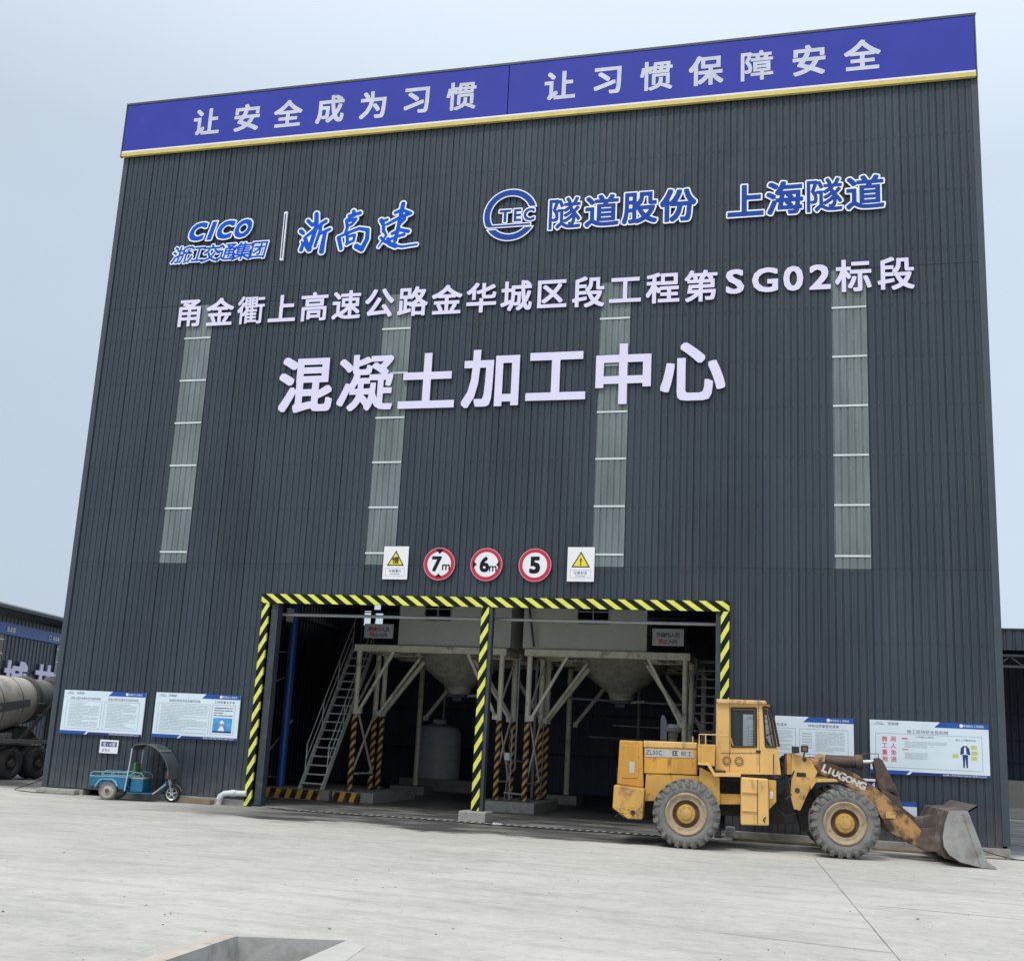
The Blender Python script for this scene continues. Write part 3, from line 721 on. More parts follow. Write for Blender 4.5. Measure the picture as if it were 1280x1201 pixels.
# ---------------------------------------------------------------- notice boards
def board(x0, x1, z0, z1, label, fill):
    off = (x0, -.03, z0); t = thing('notice_board', label, 'notice board', off, group='notice boards on the wall')
    w_, h_ = x1-x0, z1-z0
    mb = MB(); mb.box(x0, x1, -.065, -.03, z0, z1); mb.build('plate', M_BOARD, t, off, bevel=.004)
    mb = MB(); mb.prism([(x0+.55*w_, z1-.125), (x1, z1-.125), (x1, z1), (x0+.60*w_, z1)], -.068, -.0655); mb.build('blue_header', M_BBLUE, t, off)
    mb = MB(); mb.prism([(x0, z0), (x0+.30*w_, z0), (x0+.335*w_, z0+.09), (x0, z0+.09)], -.068, -.0655); mb.build('blue_footer', M_BBLUE, t, off)
    mb = MB(); mb.prism([(x0+.33*w_, z0), (x1, z0), (x1, z0+.07), (x0+.355*w_, z0+.07)], -.068, -.0655); mb.build('navy_footer', M_BNAVY, t, off)
    disc(t, (x0+.775*w_, z1-.062), .04, -.0705, -.0685, M_WHITE, off, 'emblem', 20)
    textmesh(t, '隧道股份上海隧道', x0+.875*w_, z1-.062, .055, -.0695, M_WHITE, off=off, width=.17*w_, name='header_lettering')
    textmesh(t, '浙江交通集团', x0+.08*w_, z1-.095, .032, -.0665, M_INKD, off=off, width=.09*w_, name='logo_lettering')
    textmesh(t, 'CICO', x0+.08*w_, z1-.055, .034, -.0665, M_INKD, off=off, width=.06*w_, name='logo_lettering', shear=.2)
    textmesh(t, '浙高建', x0+.20*w_, z1-.075, .075, -.0665, M_INKD, off=off, width=.095*w_, name='logo_lettering', shear=.1)
    textmesh(t, '甬金衢上高速公路金华城区段工程第SG02标段', x0+.79*w_, z0+.037, .04, -.0695, M_WHITE, off=off, width=.36*w_, name='footer_lettering')
    fill(t, x0, x1, z0, z1, off); return t
def frame_box(t, a, b, c, d, off, wd=.010):
    mb = MB(); y0, y1 = -.067, -.0652
    mb.box(a, b, y0, y1, c, c+wd); mb.box(a, b, y0, y1, d-wd, d); mb.box(a, a+wd, y0, y1, c+wd, d-wd); mb.box(b-wd, b, y0, y1, c+wd, d-wd)
    mb.build('print_frame', M_INK, t, off)
def lines(t, a, b, c, d, off, n, seed, short=.35, m=None, hgt=.5):
    rnd = random.Random(seed); mb = MB(); dz = (d-c)/n
    for i in range(n):
        z = d-dz*(i+.5)
        e_ = b-(b-a)*rnd.uniform(.2, .6) if rnd.random() < short else b-(b-a)*rnd.uniform(0, .03)
        x = a
        while x < e_-.02:
            l_ = min(rnd.uniform(.08, .5), e_-x); mb.box(x, x+l_, -.0668, -.0652, z-dz*hgt/2, z+dz*hgt/2); x += l_+rnd.uniform(.012, .03)
    mb.build('body_text', m or M_INKL, t, off)
M_INKL = paint('print_pale_grey', (0.42, 0.50, 0.53), .6)
def fill1(t, x0, x1, z0, z1, off):
    for i, (a, b) in enumerate(((x0+.12, x0+1.28), (x0+1.36, x0+2.50))):
        textmesh(t, '混凝土搅拌运输车安全操作规程', (a+b)/2+.02, z1-.22, .075, -.0665, M_INKD, off=off, width=.98, name='title_lettering')
        frame_box(t, a, b, z0+.15, z1-.29, off); lines(t, a+.1, b-.08, z0+.2, z1-.33, off, 17, 3+i)
def fill2(t, x0, x1, z0, z1, off):
    textmesh(t, '装载机驾驶员安全操作规程', x0+.92, z1-.21, .075, -.0665, M_INKD, off=off, width=.98, name='title_lettering')
    textmesh(t, '工程质量五不准', x0+2.16, z1-.205, .07, -.0665, M_INKD, off=off, width=.64, name='title_lettering')
    frame_box(t, x0+.12, x0+1.73, z0+.15, z1-.28, off); lines(t, x0+.2, x0+1.68, z0+.2, z1-.31, off, 18, 9, .3)
    frame_box(t, x0+1.79, x0+2.50, z0+.15, z1-.28, off); lines(t, x0+1.86, x0+2.44, z1-.60, z1-.33, off, 4, 12, .3, M_INKD, .3)
    a, b, c, d = x0+1.86, x0+2.44, z0+.20, z0+.60
    mb = MB(); mb.box(a, b, -.0675, -.0655, c+.05, d); o = mb.build('poster_sky', paint('poster_blue', (.06, .30, .62), .5, amt=.3, scale=6), t, off)
    mb = MB(); mb.box(a, b, -.0675, -.0655, c, c+.05); mb.build('poster_band', M_BNAVY, t, off)
    disc(t, ((a+b)/2-.02, c+.22), .055, -.0692, -.0678, paint('poster_skin', (.60, .28, .20), .5), off, 'poster_face', 16)
    mb = MB(); mb.prism([((a+b)/2-.09, c+.25), ((a+b)/2+.05, c+.25), ((a+b)/2+.03, c+.31), ((a+b)/2-.02, c+.335), ((a+b)/2-.07, c+.31)], -.0705, -.0693); mb.build('poster_helmet', M_WHITE, t, off)
    mb = MB(); mb.prism([((a+b)/2-.12, c+.05), ((a+b)/2+.08, c+.05), ((a+b)/2+.02, c+.17), ((a+b)/2-.06, c+.17)], -.0692, -.0678); mb.build('poster_figure', M_WHITE, t, off)
def fill3(t, x0, x1, z0, z1, off):
    for i, (a, b, s) in enumerate(((x0+.12, x0+1.26, '试验室质量管控清单'), (x0+1.34, x0+2.48, '拌和站质量管控清单'))):
        textmesh(t, s, (a+b)/2, z1-.205, .075, -.0665, M_INKD, off=off, width=.72, name='title_lettering')
        frame_box(t, a, b, z0+.13, z1-.28, off); lines(t, a+.38, b-.07, z0+.2, z1-.33, off, 15, 23+i, .25); lines(t, a+.06, a+.30, z0+.25, z1-.36, off, 6, 33+i, 0)
def fill4(t, x0, x1, z0, z1, off):
    textmesh(t, '施工现场安全告知牌', x0+1.30, z1-.24, .085, -.0665, M_INKD, off=off, width=.92, name='title_lettering')
    frame_box(t, x0+.12, x0+2.50, z0+.15, z1-.30, off)
    for i, (a, b) in enumerate(zip('施工重地', '闲人免进')):
        for ch, xx in ((a, x0+.33), (b, x0+.53)): letter(t, ch, xx, z1-.43-.155*i, .12, bold=.02, y=-.0652, depth=.0016, mats=[M_INKR, M_INKR], off=off, name='red_character')
    textmesh(t, '入场施工须知', x0+1.22, z1-.36, .045, -.0665, M_INKD, off=off, width=.42)
    textmesh(t, '施工人员着装标准', x0+2.14, z1-.39, .045, -.0665, M_INKD, off=off, width=.44)
    lines(t, x0+.78, x0+1.74, z0+.62, z0+.78, off, 6, 41, .3); lines(t, x0+.78, x0+1.3, z0+.36, z0+.52, off, 6, 42, .5)
    lines(t, x0+.72, x0+.86, z0+.80, z0+.86, off, 1, 43, 0, M_INKR); lines(t, x0+.72, x0+.86, z0+.56, z0+.60, off, 1, 44, 0, M_INKR)
    cx, cz = x0+2.12, z0+.52                                 # printed worker figure, shirt and trousers
    P = lambda pts, m, nm, y=-.0665: (lambda mb: (mb.prism([(cx+a, cz+b) for a, b in pts], y-.0015, y), mb.build(nm, m, t, off)))(MB())
    P([(-.06, 0), (.06, 0), (.05, -.30), (.02, -.30), (0, -.05), (-.02, -.30), (-.05, -.30)], M_BNAVY, 'printed_trousers')
    P([(-.11, .0), (-.09, .15), (-.04, .2), (.04, .2), (.09, .15), (.11, 0), (.07, 0), (.06, .02), (-.06, .02), (-.07, 0)], M_BNAVY, 'printed_shirt')
    P([(-.03, .02), (.03, .02), (.02, .17), (-.02, .17)], M_WHITE, 'printed_vest', -.0685)
    P([(-.03, .205), (.03, .205), (.03, .26), (-.03, .26)], M_WHITE, 'printed_helmet')
    for a, b in ((.13, .13), (.14, .0), (.13, -.12), (-.28, -.08)):
        mb = MB(); mb.box(cx+a, cx+a+.13, -.067, -.0655, cz+b, cz+b+.09); mb.build('printed_tag', paint('print_lime', (.50, .56, .14), .5), t, off)
board(.36, 3.01, 1.67, 2.89, 'white notice board with twin text columns, nearest the left corner', fill1)
board(3.34, 5.97, 1.70, 2.93, 'white notice board with a small blue poster, left of the doorway', fill2)
board(19.62, 22.23, 1.97, 2.98, 'white twin column notice board seen behind the loader cab', fill3)
board(22.60, 25.25, 1.74, 2.98, 'white safety notice board with large red letters and a printed worker', fill4)
def small_sign(x0, x1, z0, z1, label):
    off = (x0, -.03, z0); t = thing('small_sign', label, 'sign', off)
    mb = MB(); mb.box(x0, x1, -.055, -.03, z0, z1); mb.build('plate', M_WHITE, t, off, bevel=.004)
    mb = MB(); mb.box(x0+.05, x1-.05, -.058, -.0555, z0+.50*(z1-z0), z1-.05); mb.build('blue_band', M_BNAVY, t, off)
    return t, off
t, off = small_sign(1.72, 2.31, 1.18, 1.55, 'small white sign with a navy band under the left notice board')
textmesh(t, '第14罐', 2.015, 1.43, .12, -.0592, M_WHITE, off=off, width=.42); textmesh(t, '监测点', 1.93, 1.27, .085, -.0562, M_BNAVY, off=off, width=.26)
t, off = small_sign(22.38, 22.78, 1.20, 1.60, 'small navy and white sign half hidden behind the loader arm')
textmesh(t, '4', 22.66, 1.47, .11, -.0592, M_WHITE, off=off)
off = (23.08, -.03, .62); t = thing('small_sign', 'small white sheet with blue top low on the wall behind the bucket', 'sign', off)
mb = MB(); mb.box(23.08, 23.62, -.055, -.03, .55, 1.12); mb.build('plate', M_BOARD, t, off)
mb = MB(); mb.box(23.08, 23.62, -.058, -.0555, 1.02, 1.12); mb.build('blue_header', M_BBLUE, t, off)


# ================================================================ CONCRETE PLANT INSIDE THE HALL
def plant(xa, xb, hx, win, cab, label, right_legs_rows):
    loc = ((xa+xb)/2, 5.0, .3); t = thing('hopper_platform', label, 'steel platform', loc); off = loc
    zt = 4.62
    for xi, x in enumerate((xa, xb)):
        for yi, y in enumerate((5.0, 6.7, 7.05, 11.4)):
            if y == 7.05 and ((xi == 0 and xa < 8) is False and xi == 1 and xa > 8): continue
            xo = x+(.0 if yi < 3 else -.1)+(.12 if y == 7.05 else 0)*(1 if xi == 0 else -1)
            r_ = .085 if yi < 3 else .10
            striped = yi < 3 and not (xa > 8 and xi == 1)
            mb = MB()
            zs = 2.66 if striped else .3
            if striped:
                m2 = MB(); m2.tube([(xo, y, .34), (xo, y, zs-.005)], r_+.004, 12)
                m2.build('striped_leg', M_LEGST, t, off, smooth=True)
            mb.tube([(xo, y, zs), (xo, y, zt)], r_, 12); mb.build('leg', M_BEIGE, t, off, smooth=True)
            mb = MB(); mb.box(xo-.15, xo+.15, y-.15, y+.15, .325, .345); mb.build('base_plate', M_STEELD, t, off)
    # deck beams
    for y in (5.0, 6.9, 9.2, 11.4):
        mb = MB(); d = .10
        for a, b in ((-d, -d+.02), (d-.02, d)): pass
        mb.box(xa-.16, xb+.14, y-.07, y+.07, zt, zt+.025); mb.box(xa-.16, xb+.14, y-.07, y+.07, zt+.175, zt+.20); mb.box(xa-.16, xb+.14, y-.06 if y == 5.0 else y-.01, y-.05 if y == 5.0 else y+.01, zt+.025, zt+.175)
        mb.build('deck_beam', M_BEIGE, t, off)
    for x in (xa, xa+1.2, (xa+xb)/2-1.45+0, (xa+xb)/2+1.45, xb-.6, xb):
        mb = MB(); mb.box(x-.05, x+.05, 5.08, 11.3, zt+.03, zt+.17); mb.build('joist', M_BEIGE, t, off)
    # deck plate with a round hole left for the hopper: four plates
    for a in ((xa-.1, hx-1.35, 5.05, 11.4), (hx+1.35, xb+.1, 5.05, 11.4), (hx-1.35, hx+1.35, 5.05, 6.6), (hx-1.35, hx+1.35, 9.5, 11.4)):
        mb = MB(); mb.box(a[0], a[1], a[2], a[3], zt+.205, zt+.225); mb.build('deck_plate', M_BEIGE, t, off)
    # knee braces
    L_ = [((xa+.13, 5.0, 2.78), (xa+1.16, 5.0, zt)), ((xb-.13, 5.0, 2.78), (xb-1.1, 5.0, zt))]
    for y, r_ in ((6.7, .045), (7.05, .075), (11.4, .07)):
        L_ += [((xa+.15, y, 2.75), (xa+1.45+.1*(y > 7), y, zt-.05)), ((xb-.15, y, 2.75), (xb-1.4, y, zt-.05))]
    for k, (a, b) in enumerate(L_):
        mb = MB(); mb.bar(a, b, .05 if k < 4 else .07); mb.build('brace', M_BEIGE, t, off)
        mb = MB(); mb.box(a[0]-.08, a[0]+.08, a[1]-.075, a[1]+.075, a[2]-.10, a[2]+.06); mb.build('gusset', M_BEIGE, t, off)
    # cross bracing between the front and second row
    for x in (xa+.05, xb-.05):
        for a, b in (((x, 5.0, 2.9), (x, 6.7, .8)), ((x, 5.0, .9), (x, 6.7, 2.9)), ((x, 5.0, 2.95), (x, 6.7, 4.5)), ((x, 5.05, .85), (x, 6.65, .85))):
            mb = MB(); mb.bar(a, b, .03); mb.build('cross_brace', M_BEIGE, t, off)
    # hopper cone with discharge gate
    mb = MB(); n = 28
    mb.lathe([(1.55, 4.75), (1.36, 4.42), (.42, 3.72), (.36, 3.50)], (hx, 8.0, 0), 'z', n)
    hp = mb.build('hopper', M_HOPPER, t, off, smooth=True)
    mb = MB(); mb.box(hx-.30, hx+.30, 7.7, 8.3, 3.40, 3.50); mb.box(hx-.16, hx+.16, 7.84, 8.16, 3.28, 3.398); mb.build('discharge_gate', M_STEELD, hp, (0, 0, 0), bevel=.01)
    mb = MB(); mb.tube([(hx+.3, 8.0, 3.45), (hx+.75, 8.0, 3.5)], .05, 8); mb.build('gate_cylinder', M_STEEL, hp, (0, 0, 0))
    for o_ in hp.children: o_.data.transform(Matrix.Translation((-off[0], -off[1], -off[2])))
    # cabin wall above the deck
    (c0, c1) = cab; (w0, w1) = win; y0, y1 = 5.12, 5.20; z0, z1 = zt+.24, 8.2; wz0, wz1 = 5.66, 6.42
    nP = 3
    cw = MB()
    cw.box(c0, w0, y0, y1, z0, z1); cw.box(w1, c1, y0, y1, z0, z1); cw.box(w0, w1, y0, y1, z0, wz0); cw.box(w0, w1, y0, y1, wz1, z1)
    cb = cw.build('cabin_wall', M_CABIN, t, off)
    for e_ in (c0, c1-.03): mb = MB(); mb.box(e_, e_+.03, y1, 9.5, z0, z1); mb.build('cabin_side', M_CABIN, t, off)
    fr = MB(); f = .035
    for a in ((w0-f, w1+f, wz0-f, wz0), (w0-f, w1+f, wz1, wz1+f), (w0-f, w0, wz0, wz1), (w1, w1+f, wz0, wz1), ((w0+w1)/2-.02, (w0+w1)/2+.02, wz0, wz1), (w0, (w0+w1)/2-.02, 6.0, 6.035), ((w0+w1)/2+.02, w1, 6.0, 6.035)):
        fr.box(a[0], a[1], y0-.02, y0+.02, a[2], a[3])
    wn = fr.build('window', M_STEEL, t, off)
    mb = MB(); mb.box(w0, w1, y0+.03, y0+.036, wz0, wz1); p_ = mb.build('pane', M_GLASSD, wn, off)
    # guard rail beyond the cabin
    for s_ in (-1, 1):
        xx = xa if s_ < 0 else xb
        if (s_ < 0 and c0-xa < .6) or (s_ > 0 and xb-c1 < .6): continue
        mb = MB()
        for z in (5.35, 5.85): mb.tube([(c0 if s_ < 0 else c1, 5.02, z), (xx, 5.02, z)], .02, 6)
        mb.tube([(xx, 5.02, zt+.2), (xx, 5.02, 5.87)], .02, 6); mb.build('guard_rail', M_STEELD, t, off)
    return t
def glassmat(name, tint, dark=False, alpha=.75):
    m, n, b = newmat(name)
    b.inputs['Base Color'].default_value = rgba(tint); b.inputs['Roughness'].default_value = .06
    tr = n.nodes.new('ShaderNodeBsdfTransparent'); mx = n.nodes.new('ShaderNodeMixShader'); mx.inputs[0].default_value = alpha
    n.links.new(b.outputs[0], mx.inputs[1]); n.links.new(tr.outputs[0], mx.inputs[2]); n.links.new(mx.outputs[0], n.nodes['Material Output'].inputs[0])
    return m
M_GLASSD = glassmat('dark_window_glass', (.01, .012, .015), alpha=.3)
M_GLASS = glassmat('clear_window_glass', (.05, .06, .06), alpha=.82)
plant(7.30, 12.0, 9.72, (9.38, 10.22), (8.52, 12.2), 'left beige steel hopper platform with striped legs inside the doorway', 1)
plant(12.88, 17.6, 15.2, (14.30, 15.24), (12.60, 16.42), 'right beige steel hopper platform with striped legs behind the loader', 0)
# sloping seam strip between the two cabins
tb = MB(); tb.bar((12.75, 4.95, 6.4), (13.0, 4.95, 4.9), .035)
tag(tb.build('sloping_strut', M_STEELD), 'thin dark strut leaning between the two grey cabins', 'strut')

# footing islands
def island(x0, x1, y0, y1, z1, label, stripe=None):
    t = thing('plinth', label, 'concrete plinth', ((x0+x1)/2, y0, .1)); off = ((x0+x1)/2, y0, .1)
    mb = MB(); mb.box(x0, x1, y0, y1, 0.0, z1); mb.build('block', M_CONC, t, off, bevel=.02)
    if stripe: mb = MB(); mb.box(stripe[0], stripe[1], y0-.008, y0-.002, .03, z1-.02); mb.build('painted_face', M_KERBST, t, off)
island(4.75, 6.88, 4.4, 9.0, .33, 'low concrete plinth with yellow and red striped face under the steel stairs', (4.78, 6.6))
island(7.02, 8.35, 4.35, 8.2, .325, 'low concrete plinth with striped face under the left platform legs', (7.05, 7.95))
island(11.55, 13.35, 4.4, 7.6, .325, 'grey concrete plinth between the two hopper platforms')
island(17.2, 18.2, 4.5, 7.6, .325, 'concrete plinth under the far right platform leg')
for x, lb in ((6.9, 'small pad under the back leg of the left platform'), (12.45, 'small pad under the back leg between the platforms')):
    mb = MB(); mb.box(x-.5, x+.8, 10.9, 12.0, 0.0, .325); tag(mb.build('pad', M_CONC, bevel=.02), 'concrete '+lb, 'concrete pad')

# stairs
def stairs(x0, x1, y0, y1, z0, z1, n, label, rails, m, sidelip=.09):
    t = thing('steel_stairs', label, 'stairs', ((x0+x1)/2, y0, z0)); off = ((x0+x1)/2, y0, z0)
    for i in range(n):
        f = (i+.6)/n; y = y0+(y1-y0)*f; z = z0+(z1-z0)*f
        mb = MB(); mb.box(x0+.03, x1-.03, y-.11, y+.11, z-.02, z+.02); mb.build('tread', m, t, off)
    for x in (x0, x1):
        mb = MB(); mb.prism([(y0-.10, z0), (y0+.12, z0), (y1+.12, z1), (y1-.10, z1)], x-.025, x+.025, ax='x'); mb.build('stringer', m, t, off)
    for x in rails:
        mb = MB()
        for h_ in (.55, 1.0): mb.tube([(x, y0+.3, z0+.35+h_), (x, y1, z1+h_)], .018, 6)
        mb.tube([(x, y0+.3, z0+.35+.55), (x, y0+.3, z0+.35+1.0)], .018, 6)
        for k in range(4):
            f = .08+.9*k/3; y = y0+(y1-y0)*f; z = z0+(z1-z0)*f; mb.tube([(x, y, z), (x, y+.0, z+1.0)], .016, 6)
        mb.build('handrail', m, t, off)
    mb = MB(); mb.box(x0-.05, x1+1.0 if x1 < 8 else x1+.05, y1+.06, y1+1.3, z1-.12, z1-.02); mb.build('landing', m, t, off)
M_STAIR = paint('stair_grey_paint', (0.70, 0.70, 0.64), .5, amt=.15, world=True)
stairs(5.82, 6.56, 4.6, 8.0, .33, 4.95, 17, 'pale steel stairs with handrails rising left of the hopper platform', (5.82, 6.56), M_STAIR)
M_STAIR2 = paint('stair_dark_paint', (0.30, 0.30, 0.29), .5, amt=.2, world=True)
stairs(17.72, 18.38, 4.6, 7.4, .33, 4.85, 17, 'dark steel stairs at the right side of the doorway', (18.38,), M_STAIR2)

# blue column, tank and other things inside
mb = MB(); mb.tube([(4.95, 5.0, 0), (4.95, 5.0, 6.4)], .14, 16); tag(mb.build('blue_column', M_BLUEP, smooth=True), 'tall blue round steel column just inside the doorway on the left', 'column')
t = thing('water_tank', 'pale grey plastic water tank standing on the floor behind the platform', 'tank', (6.45, 16, .48)); off = (6.45, 16, .48)
mb = MB(); mb.lathe([(0, .48), (.90, .48), (.92, .55), (.92, 1.2), (.94, 1.22), (.92, 1.24), (.92, 1.75), (.94, 1.77), (.92, 1.79), (.92, 2.25), (.80, 2.48), (.35, 2.62), (.30, 2.62)], (6.45, 16, 0), 'z', 40)
mb.build('body', M_TANK, t, off, smooth=True)
mb = MB(); mb.lathe([(.30, 2.58), (.30, 2.74), (.27, 2.78), (0, 2.78)], (6.45, 16, 0), 'z', 24); mb.build('lid', M_TANK, t, off, smooth=True)
mb = MB(); mb.tube([(6.6, 16, 2.7), (6.6, 16, 6.0)], .05, 8); mb.build('inlet_pipe', M_STEEL, t, off)
mb = MB(); mb.box(5.3, 8.6, 14.9, 17.2, 0.0, .47); tag(mb.build('tank_base', M_CONC, bevel=.02), 'long concrete base that the water tank stands on', 'concrete base')
mb = MB(); mb.box(14.2, 18.4, 15.0, 15.3, 0.0, .62); tag(mb.build('low_wall', M_CONC, bevel=.02), 'low concrete wall deep in the hall on the right', 'low wall')
def warnboard(x0, x1, y, z0, z1, label, lines_, tilt=0):
    off = (x0, y, z0); t = thing('warning_board', label, 'sign', off)
    mb = MB(); mb.box(x0, x1, y-.012, y+.012, z0, z1); mb.build('plate', paint('dusty_sign_white', (.50, .52, .55), .5, amt=.1, world=True), t, off)
    for i, (s, c) in enumerate(lines_):
        zz = z1-(z1-z0)*(.36+.38*i)
        for k, ch in enumerate(s):
            wd = (x1-x0)*.15; xx = (x0+x1)/2+wd*(k-(len(s)-1)/2)
            letter(t, ch, xx, zz, .145, bold=.02, y=y-.0125, depth=.002, mats=[M_INKR if k in c else M_INKD]*2, off=off)
warnboard(7.45, 8.42, 4.9, 5.03, 5.48, 'keep out sign above the left platform beside the stairs', (('非操作人员', (1, 2)), ('禁止入内', (0,))))
mb = MB()
warnboard(16.62, 17.55, 4.9, 5.03, 5.53, 'keep out sign above the right platform near the dark stairs', (('非操作人员', ()), ('禁止入内', (0,))))
warnboard(14.05, 14.95, 14.2, .85, 1.32, 'small grey warning sign low beside the back leg deep in the hall', (('禁止入内', ()), ('注意安全', ())))
# light box on the left jamb
mb = MB(); mb.box(5.62, 5.78, 3.0, 3.2, 5.30, 5.72); tag(mb.build('wall_lamp', M_PVC, bevel=.01), 'small pale lamp housing high on the left inside of the doorway', 'lamp')
t = thing('pipe_run', 'thin grey pipes and cable trays crossing the dark right bay of the hall', 'pipes', (14.5, 9, .3)); off = (14.5, 9, .3)
for a, b, r_ in (((13.3, 9.0, 3.55), (19.2, 9.0, 3.45), .035), ((13.3, 12.5, 2.35), (20.5, 12.5, 2.30), .03), ((14.6, 10.0, 2.75), (17.4, 10.0, 2.72), .025), ((15.0, 13.0, .1), (15.0, 13.0, 6.5), .06), ((17.9, 13.0, .1), (17.9, 13.0, 6.5), .05), ((12.4, 5.6, 1.2), (12.4, 5.6, 4.6), .03), ((12.55, 7.3, .35), (12.55, 7.3, 4.5), .05), ((12.2, 5.2, .55), (12.9, 5.2, .52), .03), ((12.2, 5.2, 1.5), (12.9, 6.4, 1.45), .02), ((12.45, 4.9, .36), (12.45, 4.9, 2.4), .02)):
    mb = MB(); mb.tube([a, b], r_, 8); mb.build('pipe', M_STEEL, t, off, smooth=True)
t = thing('valve_box', 'small pale switch box on a leg between the hopper platforms', 'switch box', (12.34, 4.9, 1.62)); off = (12.34, 4.9, 1.62)
mb = MB(); mb.box(12.26, 12.42, 4.84, 4.93, 1.5, 1.72); mb.build('case', M_PVC, t, off, bevel=.01)
mb = MB(); mb.tube([(12.34, 4.88, 1.5), (12.36, 4.88, .9), (12.3, 4.9, .34)], .012, 6); mb.build('conduit', M_STEEL, t, off)
# hanging drive gear deep inside, catching light
t = thing('pump_unit', 'dark pump with pale caps standing deep in the hall', 'pump', (16.0, 14.0, .1)); off = (16.0, 14.0, .1)
mb = MB(); mb.lathe([(0, -.3), (.24, -.3), (.26, 0), (.24, .3), (0, .3)], (15.9, 14.0, 1.05), 'x', 20); mb.build('motor', M_STEELD, t, off, smooth=True)
mb = MB(); mb.box(15.5, 16.3, 13.7, 14.3, 0, .75); mb.build('stand', M_STEELD, t, off, bevel=.02)
for z in (.86, 1.24):
    mb = MB(); mb.box(15.72, 16.02, 13.70, 13.74, z-.02, z+.02); mb.build('cap', M_STEEL, t, off)
# bracing on the left inner wall
t = thing('wall_brace', 'thin steel bracing rods along the left wall inside the doorway', 'bracing', (4.2, 5.0, 0)); off = (4.2, 5.0, 0)
for a, b in (((4.2, 4.8, .9), (4.9, 5.6, 2.4)), ((3.9, 4.7, 3.2), (4.8, 5.6, 3.9)), ((3.9, 4.9, 4.55), (4.9, 5.0, 4.5)), ((4.0, 5.2, .62), (5.0, 5.2, .60)), ((4.3, 4.8, 2.7), (4.55, 4.8, 1.2))):
    mb = MB(); mb.bar(a, b, .022); mb.build('rod', M_STEEL, t, off)

# ================================================================ THINGS ALONG THE WALL
t = thing('drain_grate', 'long narrow steel drain grate across the front of the doorway', 'drain grate', (12.2, -1.3, 0)); off = (12.2, -1.3, 0)
path = [(6.78, 0.32), (8.05, -0.36), (9.87, -0.36), (12.27, -0.35), (13.99, -0.49), (16.03, -0.53), (17.6, -0.53), (18.18, -0.51)]
fr = MB(); bars = MB()
for a, b in zip(path[:-1], path[1:]):
    a, b = Vector(a), Vector(b); d = (b-a).normalized(); n_ = Vector((-d.y, d.x)); Ln = (b-a).length
    for s_ in (-.17, .17):
        p, q_ = a+n_*s_, b+n_*s_; fr.add([(p.x, p.y-.02, .012), (q_.x, q_.y-.02, .012), (q_.x, q_.y+.02, .012), (p.x, p.y+.02, .012)], [(0, 1, 2, 3)])
    k = int(Ln/.19)
    for i in range(k):
        c = a+d*(i+.5)*Ln/k; p = c-n_*.13; q_ = c+n_*.13; w2 = d*.045
        bars.add([(p.x-w2.x, p.y-w2.y, .02), (p.x+w2.x, p.y+w2.y, .02), (q_.x+w2.x, q_.y+w2.y, .02), (q_.x-w2.x, q_.y-w2.y, .02)], [(0, 1, 2, 3)])
    p = a-n_*.16; q_ = b-n_*.16; r1 = b+n_*.16; s1 = a+n_*.16
    bk = MB(); bk.add([(v.x, v.y, .009) for v in (p, q_, r1, s1)], [(0, 1, 2, 3)]); bk.build('channel', M_GAP, t, off)
fr.build('frame', M_STEELD, t, off); bars.build('grate_bars', paint('worn_steel', (.46, .45, .42), .6, 0, amt=.2), t, off, kind='stuff')
# drain pipe
t = thing('drain_pipe', 'white plastic drain pipe bending down to the ground left of the doorway', 'pipe', (5.7, -.2, 0)); off = (5.7, -.2, 0)
pp = [(6.45, -.12, .34), (6.0, -.16, .33), (5.82, -.17, .31), (5.72, -.18, .24), (5.70, -.18, .16), (5.68, -.18, .015)]
mb = MB(); mb.tube(pp, .075, 14); mb.build('pipe', M_PVC, t, off, smooth=True)
mb = MB(); mb.tube([(5.73, -.18, .25), (5.69, -.18, .14)], .088, 14); mb.build('collar', M_PVC, t, off, smooth=True)
mb = MB(); mb.tube([(6.15, -.15, .335), (6.02, -.16, .33)], .088, 14); mb.build('collar', M_PVC, t, off, smooth=True)
# planks and rubble along the foot of the wall
def plank(x0, x1, y, z0, h_, d, label, m=M_TIMBER, rz=0):
    o = MB().box(-(x1-x0)/2, (x1-x0)/2, -d/2, d/2, 0, h_).build('plank', m, bevel=.012); o.location = ((x0+x1)/2, y, z0); o.rotation_euler = (0, 0, rz); return tag(o, label, 'plank')
plank(4.25, 5.55, -.28, 0, .13, .22, 'brown weathered plank on the ground between tricycle and drain pipe', rz=-.04)
plank(19.4, 22.5, -.26, 0.0, .07, .14, 'long brown timber lying along the wall behind the loader', rz=.01)
plank(22.6, 24.3, -.24, 0.0, .06, .12, 'brown timber lying along the wall behind the loader bucket', rz=-.015)
o = MB().box(-.62, .62, -.16, .16, 0, .14).build('kerb_stone', M_CONC, bevel=.03); o.location = (.62, -.14, 0); tag(o, 'worn concrete block under the left corner of the hall', 'block')
plank(24.35, 25.5, -.30, 0, .05, .10, 'pale broken batten on the ground by the right corner', paint('pale_timber', (.42, .38, .30), .8, world=True), .03)
def cable(pts, r_, label, name='cable'):
    sm = []
    P = [Vector(p) for p in pts]
    for i in range(len(P)-1):
        p0 = P[max(i-1, 0)]; p1 = P[i]; p2 = P[i+1]; p3 = P[min(i+2, len(P)-1)]
        for k in range(6):
            u = k/6; sm.append(.5*((2*p1)+(-p0+p2)*u+(2*p0-5*p1+4*p2-p3)*u*u+(-p0+3*p1-3*p2+p3)*u**3))
    sm.append(P[-1]); mb = MB(); mb.tube(sm, r_, 6); return tag(mb.build(name, M_CABLE, smooth=True), label, 'cable')
